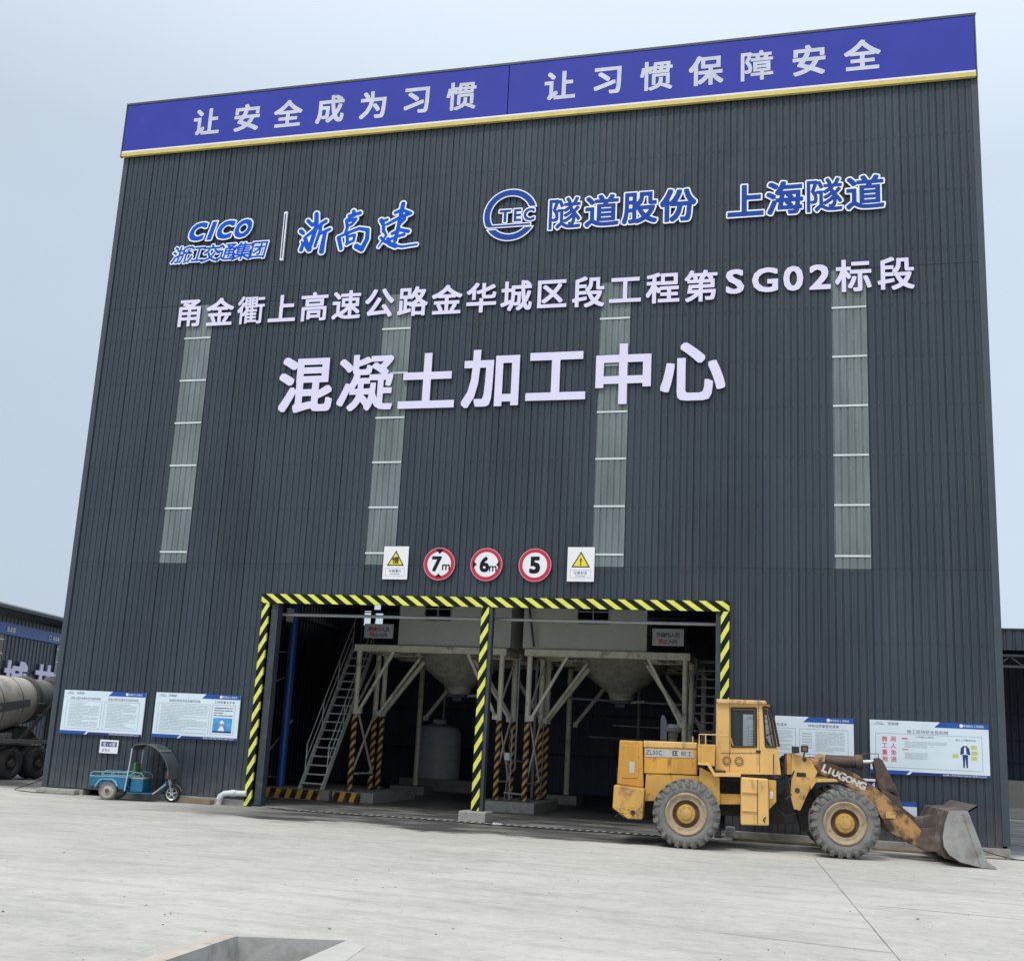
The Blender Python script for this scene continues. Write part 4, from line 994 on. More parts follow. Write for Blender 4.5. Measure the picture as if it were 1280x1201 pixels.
cable([(23.9, -.30, .02), (24.3, -.42, .14), (24.8, -.34, .20), (25.3, -.30, .08), (25.7, -.40, .02), (26.2, -.2, .015), (26.5, .3, .012)], .011, 'thin black cable looping over the footing at the right corner')
cable([(25.4, -.12, .32), (25.9, -.2, .30), (26.25, -.1, .18), (26.2, -.2, .02), (25.8, -.35, .012), (25.1, -.45, .012), (24.4, -.5, .014)], .009, 'black cable hanging in a round loop off the right corner')
cable([(-.9, 3.6, 1.15), (-1.05, 3.0, .75), (-1.25, 1.6, .25), (-1.2, .4, .012), (-.5, -.2, .012), (.3, -.32, .012)], .012, 'thin black cable running down beside the mixer truck to the left corner')

lit = MB()
for k in range(9):
    a = k*.7; lit.add([(13.62+math.cos(a)*.05, -.55+math.sin(a)*.03, .006), (13.62+math.cos(a+.7)*.13, -.55+math.sin(a+.7)*.06, .006), (13.62+math.cos(a+.35)*.10, -.55+math.sin(a+.35)*.05, .07)], [(0, 1, 2)])
tag(lit.build('crumpled_bag', M_WHITE), 'small crumpled white bag on the wet ground right of the centre post', 'bag')
# ================================================================ WHEEL LOADER
LA = R(5.0); LLOC = (18.58, -2.35, 0)
M_LY = paint('loader_yellow_paint', (0.64, 0.36, 0.075), .48, amt=.17, scale=1.6, dirt=(.23, .12, .05), dirt_lo=.54, dirt_hi=.72, dirt_scale=3.2, bmp=.05)
M_LYC = paint('loader_cab_paint', (0.70, 0.43, 0.14), .46, amt=.10, scale=1.2, stretch=(1, 1, .5), dirt=(.36, .19, .08), dirt_lo=.57, dirt_hi=.76, dirt_scale=5, dirt_stretch=(1, 1, .35))
M_LYR = paint('loader_orange_paint', (0.60, 0.30, 0.045), .48, amt=.2, scale=2, stretch=(1, 1, .3), dirt=(.24, .09, .035), dirt_lo=.55, dirt_hi=.72, dirt_scale=6, dirt_stretch=(1, 1, .4))
M_ARM = paint('rusty_arm_paint', (0.46, 0.26, 0.10), .6, amt=.3, scale=2.2, dirt=(.055, .032, .022), dirt_lo=.40, dirt_hi=.56, dirt_scale=2.6, bmp=.1)
M_TOW = paint('loader_tower_paint', (0.62, 0.38, 0.12), .5, amt=.15, scale=2, dirt=(.22, .10, .045), dirt_lo=.53, dirt_hi=.72, dirt_scale=4)
M_RUST = paint('dark_rust_steel', (0.085, 0.055, 0.042), .65, amt=.3, scale=3, dirt=(.20, .12, .07), dirt_lo=.55, dirt_hi=.75)
M_BUCK = paint('bucket_brown_steel', (0.13, 0.10, 0.085), .55, .2, amt=.25, scale=2.5, dirt=(.30, .27, .23), dirt_lo=.52, dirt_hi=.75, dirt_scale=2.5)
M_BUCKW = paint('bucket_worn_steel', (0.36, 0.35, 0.33), .42, .35, amt=.16, scale=2.2, dirt=(.19, .17, .15), dirt_lo=.5, dirt_hi=.75, dirt_scale=3)
M_TYRE = paint('dusty_tyre_rubber', (0.105, 0.105, 0.10), .8, amt=.25, scale=5, dirt=(.24, .235, .215), dirt_lo=.42, dirt_hi=.70, dirt_scale=7, bmp=.3)
M_TYRES = paint('tyre_sidewall', (0.16, 0.157, 0.145), .8, amt=.18, scale=3, dirt=(.25, .245, .22), dirt_lo=.42, dirt_hi=.75, dirt_scale=4)
M_RIM = paint('dusty_rim', (0.40, 0.31, 0.20), .6, amt=.15, scale=5, dirt=(.20, .15, .11), dirt_lo=.5, dirt_hi=.75, dirt_scale=6)
M_RIMR = paint('rim_rust_brown', (0.12, 0.055, 0.035), .7, amt=.3, scale=6)
M_HUB = paint('hub_yellow', (0.50, 0.31, 0.08), .5, amt=.2, scale=8, dirt=(.25, .15, .07))
M_DECAL = paint('decal_grey_white', (.46, .46, .42), .5, amt=.1, scale=6, dirt=(.3, .24, .15))
M_RUBBER = paint('black_rubber', (.015, .015, .016), .6)
ldr = thing('wheel_loader', 'yellow rusty wheel loader with its bucket lowered, parked before the wall', 'wheel loader', LLOC, LA)
def LB(): return MB()
def twheel(parent, u, y_out, sgn, z=.715, r=.725, wd=.55, name='wheel'):
    """sgn -1: near side, outer face at y_out towards -y"""
    w_ = bpy.data.objects.new(name, None); COL.objects.link(w_); w_.parent = parent; w_.location = (u, y_out-sgn*wd/2, z); w_.empty_display_size = .2
    s = sgn; hw = wd/2; rb = .44
    mb = MB()
    prof = [(rb-.04, s*(hw-.10)), (rb, s*(hw-.03)), (rb+.05, s*hw), (r-.16, s*(hw+.015)), (r-.10, s*(hw-.01)), (r-.055, s*(hw-.05)), (r-.05, 0), (r-.055, -s*(hw-.05)), (r-.10, -s*(hw-.01)), (rb, -s*(hw-.03)), (rb-.04, -s*(hw-.10))]
    mb.lathe(prof, (0, 0, 0), 'y', 56, 0)
    nl = 24
    for side in (-1, 1):
        for k in range(nl):
            a = 2*math.pi*(k+(.5 if side > 0 else 0))/nl; da = .30*2*math.pi/nl; sk = .10
            jr = random.uniform(-.006, .006)
            v = []
            for (rr_, yy, aa) in ((r-.06, side*.02, a+sk), (r-.06, side*(hw-.03), a-.02), (r-.15, side*(hw+.028), a-.045)):
                for dd in (-da, da): v.append((math.cos(aa+dd)*rr_, yy, math.sin(aa+dd)*rr_))
            for (rr_, yy, aa) in ((r+jr, side*.02, a+sk), (r+jr-.005, side*(hw-.035), a-.02), (r-.045, side*(hw+.012), a-.03), (r-.13, side*(hw+.034), a-.045)):
                for dd in (-da*.82, da*.82): v.append((math.cos(aa+dd)*rr_, yy, math.sin(aa+dd)*rr_))
            mb.add(v, [(6, 8, 9, 7), (8, 10, 11, 9), (10, 12, 13, 11), (0, 6, 7, 1), (0, 2, 8, 6), (1, 7, 9, 3), (2, 4, 12, 10), (2, 10, 8), (3, 9, 11), (3, 11, 13, 5), (4, 5, 13, 12)], 1)
    mb.build('tyre', [M_TYRES, M_TYRE], w_, smooth=True)
    mb = MB()
    mb.lathe([(rb+.01, s*(hw-.02)), (rb-.02, s*(hw+.015)), (rb-.05, s*(hw-.01)), (.36, s*(hw-.05)), (.30, s*(hw-.05)), (.285, s*(hw-.09))], (0, 0, 0), 'y', 40); mb.build('rim', M_RIM, w_, smooth=True)
    mb = MB(); mb.lathe([(.285, s*(hw-.09)), (.26, s*(hw-.13)), (.20, s*(hw-.13))], (0, 0, 0), 'y', 40); mb.build('rim_well', M_RIMR, w_, smooth=True)
    mb = MB(); mb.lathe([(.205, s*(hw-.13)), (.20, s*(hw-.05)), (.18, s*(hw-.02)), (.12, s*(hw-.01)), (.11, s*(hw+.02)), (.06, s*(hw+.035)), (0, s*(hw+.035))], (0, 0, 0), 'y', 32)
    for k in range(10):
        a = 2*math.pi*k/10; mb.lathe([(.013, s*(hw-.02)), (.013, s*(hw+.008)), (0, s*(hw+.008))], (math.cos(a)*.15, 0, math.sin(a)*.15), 'y', 6)
    mb.build('hub', M_HUB, w_, smooth=True)
    mb = MB(); mb.lathe([(rb, -s*(hw-.03)), (.3, -s*(hw-.15)), (0, -s*(hw-.15))], (0, 0, 0), 'y', 24); mb.build('inner_disc', M_RUST, w_)
    return w_
for u in (-.02, 3.28):
    a0 = twheel(ldr, u, -1.375, -1); a0.rotation_euler = (0, .2*u, 0)
    a1 = twheel(ldr, u, 1.375, 1); a1.rotation_euler = (0, 1.0+.3*u, 0)
def LP(name, poly, y0, y1, m, bevel=.02, parent=None, label=None):
    return MB().prism(poly, y0, y1).build(name, m, parent or ldr, bevel=bevel, label=label)
# axles, frames
for u in (-.02, 3.28):
    mb = MB(); mb.tube([(u, -.95, .715), (u, -.4, .715), (u, 0, .715), (u, .4, .715), (u, .95, .715)], [.14, .16, .30, .16, .14], 14); mb.build('axle', M_RUST, ldr, smooth=True)
M_GRIME = paint('black_grime_steel', (.022, .020, .018), .7, amt=.4, scale=6, dirt=(.07, .055, .04), dirt_lo=.55, dirt_hi=.8)
LP('rear_frame', [(-.95, .62), (1.7, .72), (1.85, .80), (1.85, 1.20), (-.95, 1.30)], -.45, .45, M_GRIME)
LP('centre_joint', [(1.7, .55), (2.35, .60), (2.35, 1.25), (1.7, 1.15)], -.28, .28, M_GRIME)
# rear cowl, counterweight, hood
cowl = LP('radiator_cowl', [(-1.528, 2.203), (-1.016, 2.203), (-0.971, 1.189), (-1.56, 1.24)], -.86, .86, M_LYR, .03)
c_ = [(-1.427, 2.096), (-1.106, 2.094), (-1.089, 1.403), (-1.461, 1.383)]
mb = MB(); mb.prism(c_, -.875, -.862); mb.build('side_hatch', M_LYR, cowl, bevel=.008)
c_ = [(-1.293, 1.746), (-1.177, 1.743), (-1.18, 1.501), (-1.293, 1.495)]
mb = MB(); mb.prism(c_, -.881, -.8755); mb.build('sticker', M_DECAL, cowl)
LP('counterweight', [(-1.602, 1.237), (-0.932, 1.188), (-0.962, 0.532), (-1.283, 0.531), (-1.622, 0.743)], -1.15, 1.15, paint('counterweight_paint', (0.58, 0.33, 0.07), .5, amt=.15, scale=2, dirt=(.30, .15, .08), dirt_lo=.5, dirt_hi=.62, dirt_scale=3), .03)
mb = MB(); cpt = [(-1.174, 0.668)][0]; mb.lathe([(.055, -1.155), (0, -1.152)], (cpt[0], 0, cpt[1]), 'y', 16); mb.build('tow_hole', M_RUBBER, ldr)
LP('hood_top', [(-1.001, 2.216), (0.188, 2.229), (0.19, 2.087), (-0.998, 2.064)], -.82, .82, M_LYC, .025)
hood = LP('hood', [(-0.984, 2.06), (0.185, 2.082), (0.192, 1.537), (-0.971, 1.511)], -.80, .80, M_LYR, .01)
mb = MB(); mb.prism([(-0.965, 2.04), (0.097, 2.06), (0.122, 1.899), (-0.947, 1.867)], -.812, -.803); dec = mb.build('decal', M_DECAL, hood)
dl = [(-0.76, 1.968), (-0.293, 1.977), (-0.047, 1.976)]
textmesh(dec, 'ZL50C', dl[0][0], dl[0][1], .10, -.815, M_INKD, width=.36, rot=-.0, name='decal_lettering')
textmesh(dec, '柳工', dl[2][0], dl[2][1], .11, -.815, M_INKD, width=.24, name='decal_lettering')
mb = MB(); mb.box(dl[1][0]-.06, dl[1][0]-.035, -.817, -.813, dl[1][1]-.055, dl[1][1]+.055); mb.box(dl[1][0]-.03, dl[1][0]+.06, -.817, -.813, dl[1][1]+.035, dl[1][1]+.055); mb.box(dl[1][0]-.03, dl[1][0]+.06, -.817, -.813, dl[1][1]-.055, dl[1][1]-.035); mb.box(dl[1][0]-.01, dl[1][0]+.035, -.817, -.813, dl[1][1]-.02, dl[1][1]+.02); mb.build('decal_mark', M_INKD, dec)
LP('lower_panel', [(-0.932, 1.504), (0.278, 1.519), (0.306, 0.997), (-0.95, 0.91)], -.78, .78, M_LY, .01)
for px in ([(-0.39, 1.538), (-0.389, 1.502)], [(0.188, 2.191), (0.197, 1.572)]):
    mb = MB(); mb.box(min(px[0][0], px[1][0])-.012, max(px[0][0], px[1][0])+.012, -.835, -.80, min(px[0][1], px[1][1]), max(px[0][1], px[1][1])+.01); mb.build('hinge', M_RUST, hood)
# exhaust and air intake on the hood, far side
ex = [(-0.674, 2.237), (-0.678, 2.718), (-0.639, 2.829), (-0.574, 2.786), (-0.535, 2.652), (-0.521, 2.235)]
LP('exhaust_shield', ex, .12, .40, M_STEELD, .02)
ai = [(-0.408, 2.241), (-0.414, 2.621)]
mb = MB(); z0_, z1_ = ai[0][1], ai[1][1]; mb.lathe([(.11, z0_-.05), (.11, z0_+.08), (.13, z0_+.10), (.13, z0_+.2), (.19, z0_+.22), (.20, z1_-.08), (.12, z1_), (0, z1_)], (ai[0][0], .25, 0), 'z', 20); mb.build('air_intake', M_STEELD, ldr, smooth=True)
# side box, step beam, fender
LP('side_tank', [(0.197, 2.193), (0.594, 2.202), (0.573, 1.738), (0.211, 1.755)], -1.08, 1.08, M_LY, .02)
LP('fender_plate', [(0.216, 1.756), (0.413, 1.753), (0.563, 1.526), (1.132, 1.545), (1.132, 1.616), (0.583, 1.597), (0.461, 1.801), (0.215, 1.802)], -1.17, 1.17, M_LYC, .006)
LP('rear_fender', [(0.248, 1.714), (0.681, 1.515), (0.692, 0.927), (0.541, 0.918), (0.418, 1.265), (0.252, 1.408)], -1.0, 1.0, M_LY, .01)
LP('frame_side', [(0.676, 1.166), (1.135, 1.177), (1.136, 0.956), (0.695, 0.939)], -.9, .9, M_LY, .015)
LP('engine_bay', [(0.655, 1.517), (1.157, 1.534), (1.159, 1.177), (0.658, 1.167)], -.7, .7, M_GRIME, .01)
mb = MB()
for k in range(7):
    a = random.uniform(1.0, 1.5)-.35; mb.tube([(a-.3, -.72, random.uniform(1.2, 1.5)), (a, -.78, random.uniform(1.15, 1.5)), (a+.25, -.72, random.uniform(1.2, 1.5))], .018, 6)
mb.build('hoses', M_RUBBER, ldr)
# fuel tank with steps
ft = LP('fuel_tank', [(1.132, 1.542), (1.715, 1.531), (1.729, 0.569), (1.134, 0.549)], -1.15, -.55, M_LYC, .03)
LP('fuel_tank', [(1.132, 1.542), (1.715, 1.531), (1.729, 0.569), (1.134, 0.549)], .55, 1.15, M_LYC, .03)
for q in ([(1.151, 1.237), (1.471, 1.246)], [(1.153, 0.854), (1.472, 0.864)]):
    mb = MB(); mb.box(q[0][0], q[1][0], -1.19, -1.152, q[0][1]-.016, q[0][1]+.016); mb.build('step', M_LYC, ft, bevel=.005)
q = [(1.487, 1.527), (1.49, 0.565)]; mb = MB(); mb.box(q[0][0]-.008, q[0][0]+.008, -1.158, -1.1515, q[1][1]+.02, q[0][1]-.02); mb.build('seam', M_RUST, ft)
q = [(1.657, 0.739), (1.64, 0.64)]; mb = MB(); mb.tube([(q[0][0], -1.16, q[0][1]), (q[0][0]-.05, -1.19, q[0][1]-.06), (q[1][0], -1.16, q[1][1])], .014, 6); mb.build('handle', M_RUBBER, ft)
vt = LP('valve_box', [(1.73, 1.509), (1.891, 1.501), (1.89, 1.057), (1.75, 0.898), (1.73, 0.897)], -.9, .9, M_LY, .015)
q = [(1.784, 1.277), (1.784, 1.121)]; mb = MB(); mb.box(q[0][0]-.03, q[0][0]+.03, -.906, -.902, q[1][1], q[0][1]); mb.build('sticker', M_WHITE, vt)
# cab
CY = .80
cabp = bpy.data.objects.new('cab', None); COL.objects.link(cabp); cabp.parent = ldr; cabp.empty_display_size = .2
for s_, nm in ((-1, 'cab_side'), (1, 'cab_side')):
    mb = MB(); a, b = (s_*CY, s_*(CY-.06))
    for poly in ([(0.619, 3.104), (0.92, 3.111), (0.937, 2.175), (0.604, 2.159)], [(0.92, 3.111), (1.46, 3.124), (1.46, 3.033), (0.921, 3.014)], [(1.46, 3.124), (1.609, 3.127), (1.672, 2.211), (1.467, 2.201)], [(0.604, 2.159), (1.936, 2.223), (1.993, 1.631), (0.587, 1.582)], [(1.609, 3.127), (1.737, 3.128), (1.747, 3.063), (1.614, 3.064)], [(1.737, 3.128), (1.771, 3.13), (1.936, 2.223), (1.895, 2.221)]):
        mb.prism(poly, min(a, b), max(a, b))
    mb.build(nm, M_LYC, cabp)
    for poly in ([(0.921, 3.014), (1.46, 3.033), (1.467, 2.201), (0.937, 2.175)], [(1.614, 3.064), (1.747, 3.063), (1.895, 2.221), (1.672, 2.211)]):
        sl_ = MB(); ys = s_*(CY+.006); n_ = len(poly)
        for k in range(n_):
            p, q_ = poly[k], poly[(k+1) % n_]; sl_.tube([(p[0], ys, p[1]), (q_[0], ys, q_[1])], .022, 6)
        wn = sl_.build('window', M_RUBBER, cabp)
        mb = MB(); mb.prism(poly, s_*(CY-.03), s_*(CY-.026)); mb.build('pane', M_GLASS, wn)
roofp = [(0.597, 3.196), (1.654, 3.202), (1.699, 3.151), (1.676, 3.122), (0.602, 3.1)]
MB().prism(roofp, -.88, .88).build('roof', paint('rusty_roof_paint', (0.62, .40, .16), .5, amt=.15, scale=4, dirt=(.25, .11, .06), dirt_lo=.5, dirt_hi=.62, dirt_scale=5), cabp, bevel=.02)
q = [(1.668, 3.186), (1.763, 3.13), (0.598, 3.098), (0.606, 2.159), (0.587, 1.582), (1.936, 2.223), (1.993, 1.631), (1.771, 3.13)]
MB().prism([q[0], (q[0][0]+.10, q[0][1]-.02), q[1], (q[1][0]-.08, q[1][1])], -.84, .84).build('visor', M_RUBBER, cabp, bevel=.01)
# rear wall with window, front frame with windscreen
mb = MB(); x_ = q[2][0]
mb.box(x_-.005, x_+.04, -.74, .74, q[4][1], q[3][1]); mb.box(x_-.003, x_+.04, -.74, -.62, q[3][1], q[2][1]); mb.box(x_-.003, x_+.04, .62, .74, q[3][1], q[2][1]); mb.build('rear_panel', M_LYC, cabp)
f0, f1, f2 = q[7], q[5], q[6]
mb = MB(); mb.add([(f1[0], -.74, f1[1]), (f1[0], .74, f1[1]), (f2[0], .74, f2[1]), (f2[0], -.74, f2[1])], [(0, 1, 2, 3)]); mb.build('front_panel', M_LYC, cabp)
mb = MB(); mb.add([(f0[0]-.02, -.74, f0[1]), (f0[0]-.02, .74, f0[1]), (f1[0]-.02, .74, f1[1]), (f1[0]-.02, -.74, f1[1])], [(0, 1, 2, 3)]); mb.build('windscreen', M_GLASS, cabp)
for yy in (-.79, .79):
    mb = MB(); mb.tube([(f0[0]+.01, yy, f0[1]), (f1[0]+.02, yy, f1[1])], .03, 6); mb.build('pillar_seal', M_RUBBER, cabp)
mb = MB(); mb.box(x_+.05, f1[0]-.05, -.73, .73, q[4][1]+.01, q[4][1]+.06); mb.build('cab_floor', M_RUST, cabp)
# vents, door seams, seat, steering wheel
for c in [(0.836, 1.868), (1.098, 1.871)]:
    mb = MB(); mb.lathe([(.105, -.802), (.105, -.806), (0, -.806)], (c[0], 0, c[1]), 'y', 24); v_ = mb.build('vent', M_RUBBER, cabp)
    mb = MB()
    for k in range(3):
        rr_ = .03+.033*k; mb.lathe([(rr_, -.812), (rr_+.008, -.812)], (c[0], 0, c[1]), 'y', 20)
    for k in range(6):
        a = math.pi*k/6; mb.bar((c[0]-.1*math.cos(a), -.815, c[1]-.1*math.sin(a)), (c[0]+.1*math.cos(a), -.815, c[1]+.1*math.sin(a)), .006)
    mb.build('vent_grille', M_LYC, v_)
sm = [(0.886, 3.075), (0.896, 1.633), (1.512, 3.102), (1.541, 1.658), (0.703, 2.026), (1.54, 2.067), (0.706, 1.675), (1.84, 2.065), (1.839, 1.657)]
mb = MB()
for a, b in ((0, 1), (2, 3), (4, 5), (7, 8)):
    mb.bar((sm[a][0], -.803, sm[a][1]), (sm[b][0], -.803, sm[b][1]), .006)
mb.build('door_seam', paint('seam_brown', (.18, .09, .045), .6), cabp)
mb = MB(); c = [(1.511, 2.1)][0]; mb.box(c[0]-.05, c[0]+.05, -.83, -.802, c[1]-.025, c[1]+.025); mb.build('door_handle', M_RUBBER, cabp, bevel=.006)
c = [(0.689, 1.614)][0]; mb = MB(); mb.box(c[0]-.12, c[0]+.12, -.83, -.802, c[1]-.0, c[1]+.05); mb.build('marker_lamp', M_RUST, cabp)
cx_ = (x_+f1[0])/2; zf = q[4][1]
mb = MB(); mb.box(cx_-.45, cx_+.02, -.25, .25, zf+.35, zf+.50); mb.prism([(cx_-.5, zf+.45), (cx_-.36, zf+.45), (cx_-.46, zf+1.0), (cx_-.58, zf+1.0)], -.24, .24); mb.build('seat', M_RUBBER, cabp, bevel=.03)
mb = MB(); s0 = Vector((cx_+.40, 0, zf+.85)); tt = Vector((-.5, 0, .86)).normalized(); e1 = tt.cross(Vector((0, 1, 0))); 
mb.tube([s0+(Vector((0, 1, 0))*math.cos(k*.3927)+e1*math.sin(k*.3927))*.2 for k in range(17)], .014, 6, caps=False); mb.tube([s0, s0-tt*.8], .03, 8); mb.build('steering_wheel', M_RUBBER, cabp)
# handrails
def rail(pts, r_=.014, m=M_LYC, name='handrail'): MB().tube(pts, r_, 8).build(name, m, ldr, smooth=True)
h = [(0.234, 2.192), (0.231, 2.406), (0.578, 2.414), (0.854, 2.401), (0.923, 2.344), (0.964, 2.201), (0.373, 2.198), (0.37, 2.404)]
rail([(h[0][0], -1.04, h[0][1]), (h[1][0], -1.04, h[1][1]), (h[2][0], -1.04, h[2][1]), (h[3][0], -1.0, h[3][1]), (h[4][0], -.9, h[4][1]), (h[5][0], -.83, h[5][1])]); rail([(h[6][0], -1.04, h[6][1]), (h[7][0], -1.04, h[7][1])]); rail([(h[0][0]-.14, -1.04, h[0][1]), (h[1][0]-.14, -1.04, h[1][1]-.05)])
h = [(1.835, 2.065), (1.835, 1.624), (1.869, 1.559), (1.937, 1.579)]
rail([(p[0], -.92, p[1]) for p in h], .012, M_RUST)
# front frame tower
TP = [(2.247, 2.092), (2.602, 2.03), (2.783, 1.726), (2.697, 1.52), (2.563, 1.225), (2.413, 0.889), (2.278, 0.918), (2.211, 1.181), (2.234, 1.947)]
for y0, y1 in ((-.62, -.54), (.54, .62)): LP('tower_plate', TP, y0, y1, M_TOW, .01)
LP('front_frame', [(2.146, 2.062), (2.266, 2.077), (2.255, 1.264), (2.463, 0.434), (3.169, 0.377), (3.426, 0.825), (2.892, 1.299), (2.623, 1.539)], -.30, .30, M_GRIME, .02)
LP('tower_box', [(2.139, 2.086), (2.239, 2.091), (2.234, 1.638), (2.141, 1.633)], -.5, .5, M_TOW, .01)
c = [(2.438, 1.65)][0]; MB().box(c[0]-.10, c[0]+.10, -.626, -.622, c[1]-.045, c[1]+.045).build('data_plate', M_RUBBER, ldr)
for c, r_ in (([(2.508, 1.978)][0], .05), ([(2.351, 1.315)][0], .055)):
    MB().lathe([(r_, -.62), (r_, -.632), (r_*.6, -.632), (r_*.6, -.625), (0, -.625)], (c[0], 0, c[1]), 'y', 16).build('pin', M_RUST, ldr)
# fender over the front wheel
fp = [(2.595, 1.432), (2.67, 1.511), (2.721, 1.597), (3.121, 1.602), (3.17, 1.554), (2.704, 1.521), (2.602, 1.366)]
for s_ in (-1, 1): MB().prism(fp, min(s_*.64, s_*1.22), max(s_*.64, s_*1.22)).build('front_fender', M_TOW, ldr, bevel=.006)
for px, nm, m_ in (([(2.309, 2.173)][0], 'headlamp', M_RUBBER), ([(2.503, 2.2)][0], 'headlamp', M_RUBBER)):
    o = MB().box(px[0]-.075, px[0]+.075, -.80, -.66, px[1]-.07, px[1]+.075).build(nm, m_, ldr, bevel=.012)
    if px[0] > 2.5:
        MB().lathe([(.05, -.803), (0, -.808)], (px[0], 0, px[1]), 'y', 14).build('lens', paint('dull_lens', (.22, .07, .05), .3), o)
        MB().tube([(px[0], -.72, px[1]-.07), (px[0]-.02, -.68, px[1]-.16)], .02, 6).build('lamp_stalk', M_RUST, o)
# boom arms
AP = [(2.643, 2.018), (3.136, 1.903), (3.623, 1.714), (4.07, 1.417), (4.4, 1.141), (4.591, 0.967), (4.752, 0.819), (5.062, 0.485), (5.178, 0.278), (5.094, 0.175), (4.792, 0.287), (4.537, 0.427), (4.276, 0.543), (4.157, 0.758), (4.021, 1.026), (3.817, 1.24), (3.468, 1.433), (3.19, 1.578), (2.789, 1.692), (2.608, 1.845)]
arms = []
for y0, y1 in ((-.53, -.42), (.42, .53)): arms.append(LP('lift_arm', AP, y0, y1, M_ARM, .012))
c = [(4.309, 0.909)][0]; MB().box(c[0]-.10, c[0]+.10, -.538, -.5315, c[1]-.07, c[1]+.07).build('weld_patch', M_TOW, arms[0])
mb = MB(); cc = [(4.016, 1.193), (4.129, 0.999)]; mb.tube([(cc[1][0], -.42, cc[1][1]), (cc[1][0], .42, cc[1][1])], .12, 16); mb.build('cross_tube', M_ARM, ldr, smooth=True)
# name along the arm
M_DUSTW = paint('dusty_white_letter', (.62, .60, .54), .5, amt=.15, scale=8, dirt=(.36, .25, .15), dirt_lo=.55, dirt_hi=.7, dirt_scale=9)
word = 'LIUGONG'; A0 = [(2.954, 1.804), (3.734, 1.489)]; a_, b_ = Vector((A0[0][0], 0, A0[0][1])), Vector((A0[1][0], 0, A0[1][1])); ang = math.atan2(b_.z-a_.z, b_.x-a_.x)
for k, ch in enumerate(word):
    c = a_+(b_-a_)*((0, .12, .27, .45, .64, .82, 1.0)[k]); big = .175 if ch in 'LG' else .145
    fl_ = glyph_field(ch); fl_ = (dilate(fl_[0], fl_[3], .045),)+fl_[1:]; mb = MB(); hh_ = fl_[4][3]-fl_[4][2]+.09
    glyph_mesh(mb, fl_, 0, .003, big/hh_*1.05, big/hh_, 0, 0, 0); ca_, sa_ = math.cos(ang), math.sin(ang)
    mb.v = [(c.x+a*ca_-b*sa_, -.5335+y_, c.z+a*sa_+b*ca_) for a, y_, b in mb.v]; mb.build('letter', [M_DUSTW, M_DUSTW], arms[0])
# tilt cylinder, lever, link
CL = [(2.885, 2.014), (3.009, 1.973), (3.647, 1.976), (3.802, 1.987), (4.059, 2.009)]
mb = MB(); mb.tube([(CL[1][0], 0, CL[1][1]), (CL[2][0], 0, CL[2][1])], .13, 18); mb.build('tilt_cylinder', M_RUST, ldr, smooth=True)
mb = MB(); mb.tube([(CL[2][0], 0, CL[2][1]), (CL[3][0], 0, CL[3][1])], .165, 18); mb.build('cylinder_head', M_RUST, ldr, smooth=True)
mb = MB(); mb.tube([(CL[3][0], 0, CL[3][1]), (CL[4][0], 0, CL[4][1])], .045, 12); mb.build('piston_rod', paint('chrome_rod', (.75, .75, .74), .25, .6), ldr, smooth=True)
mb = MB(); mb.lathe([(.05, -.1), (.11, -.1), (.11, .1), (.05, .1)], (CL[0][0], 0, CL[0][1]), 'y', 18); mb.build('cylinder_eye', M_TOW, ldr, smooth=True)
h = [(3.77, 2.124), (3.839, 2.166), (4.141, 2.18), (4.139, 2.056)]; mb = MB(); mb.tube([(p[0], -.05, p[1]) for p in h], .012, 6); mb.build('indicator_rod', M_RUST, ldr)
RP = [(4.016, 2.006), (4.061, 2.083), (4.146, 2.094), (4.222, 2.034), (4.344, 1.773), (4.482, 1.498), (4.545, 1.305), (4.526, 1.185), (4.432, 1.12), (4.323, 1.174), (4.183, 1.353), (4.117, 1.452)]
LP('rocker_lever', RP, -.16, -.06, M_RUST, .015); LP('rocker_lever', RP, .06, .16, M_RUST, .015)
c = [(4.388, 1.307)][0]; MB().lathe([(.13, -.14), (.13, .14)], (c[0], 0, c[1]), 'y', 20).build('rocker_pivot', M_RUST, ldr); MB().lathe([(.13, -.19), (.075, -.20), (.07, -.17), (0, -.17)], (c[0], 0, c[1]), 'y', 20).build('pivot_cap', M_RUBBER, ldr)
LP('rocker_mount', [(4.133, 1.436), (4.519, 1.27), (4.63, 0.954), (4.244, 1.05)], -.40, -.20, M_RUST, .01); LP('rocker_mount', [(4.133, 1.436), (4.519, 1.27), (4.63, 0.954), (4.244, 1.05)], .20, .40, M_RUST, .01)
h = [(4.381, 1.143), (4.959, 0.72)]; mb = MB(); mb.bar((h[0][0], 0, h[0][1]), (h[1][0], 0, h[1][1]), .09); mb.build('bucket_link', M_RUST, ldr, bevel=.01)
for s_ in (-1, 1):
    mb = MB(); mb.tube([(2.75, s_*.36, .75), (3.7, s_*.36, 1.02)], .085, 14); mb.tube([(3.7, s_*.36, 1.02), (4.35, s_*.36, 1.0)], .045, 10); mb.build('lift_cylinder', M_RUST, ldr, smooth=True)
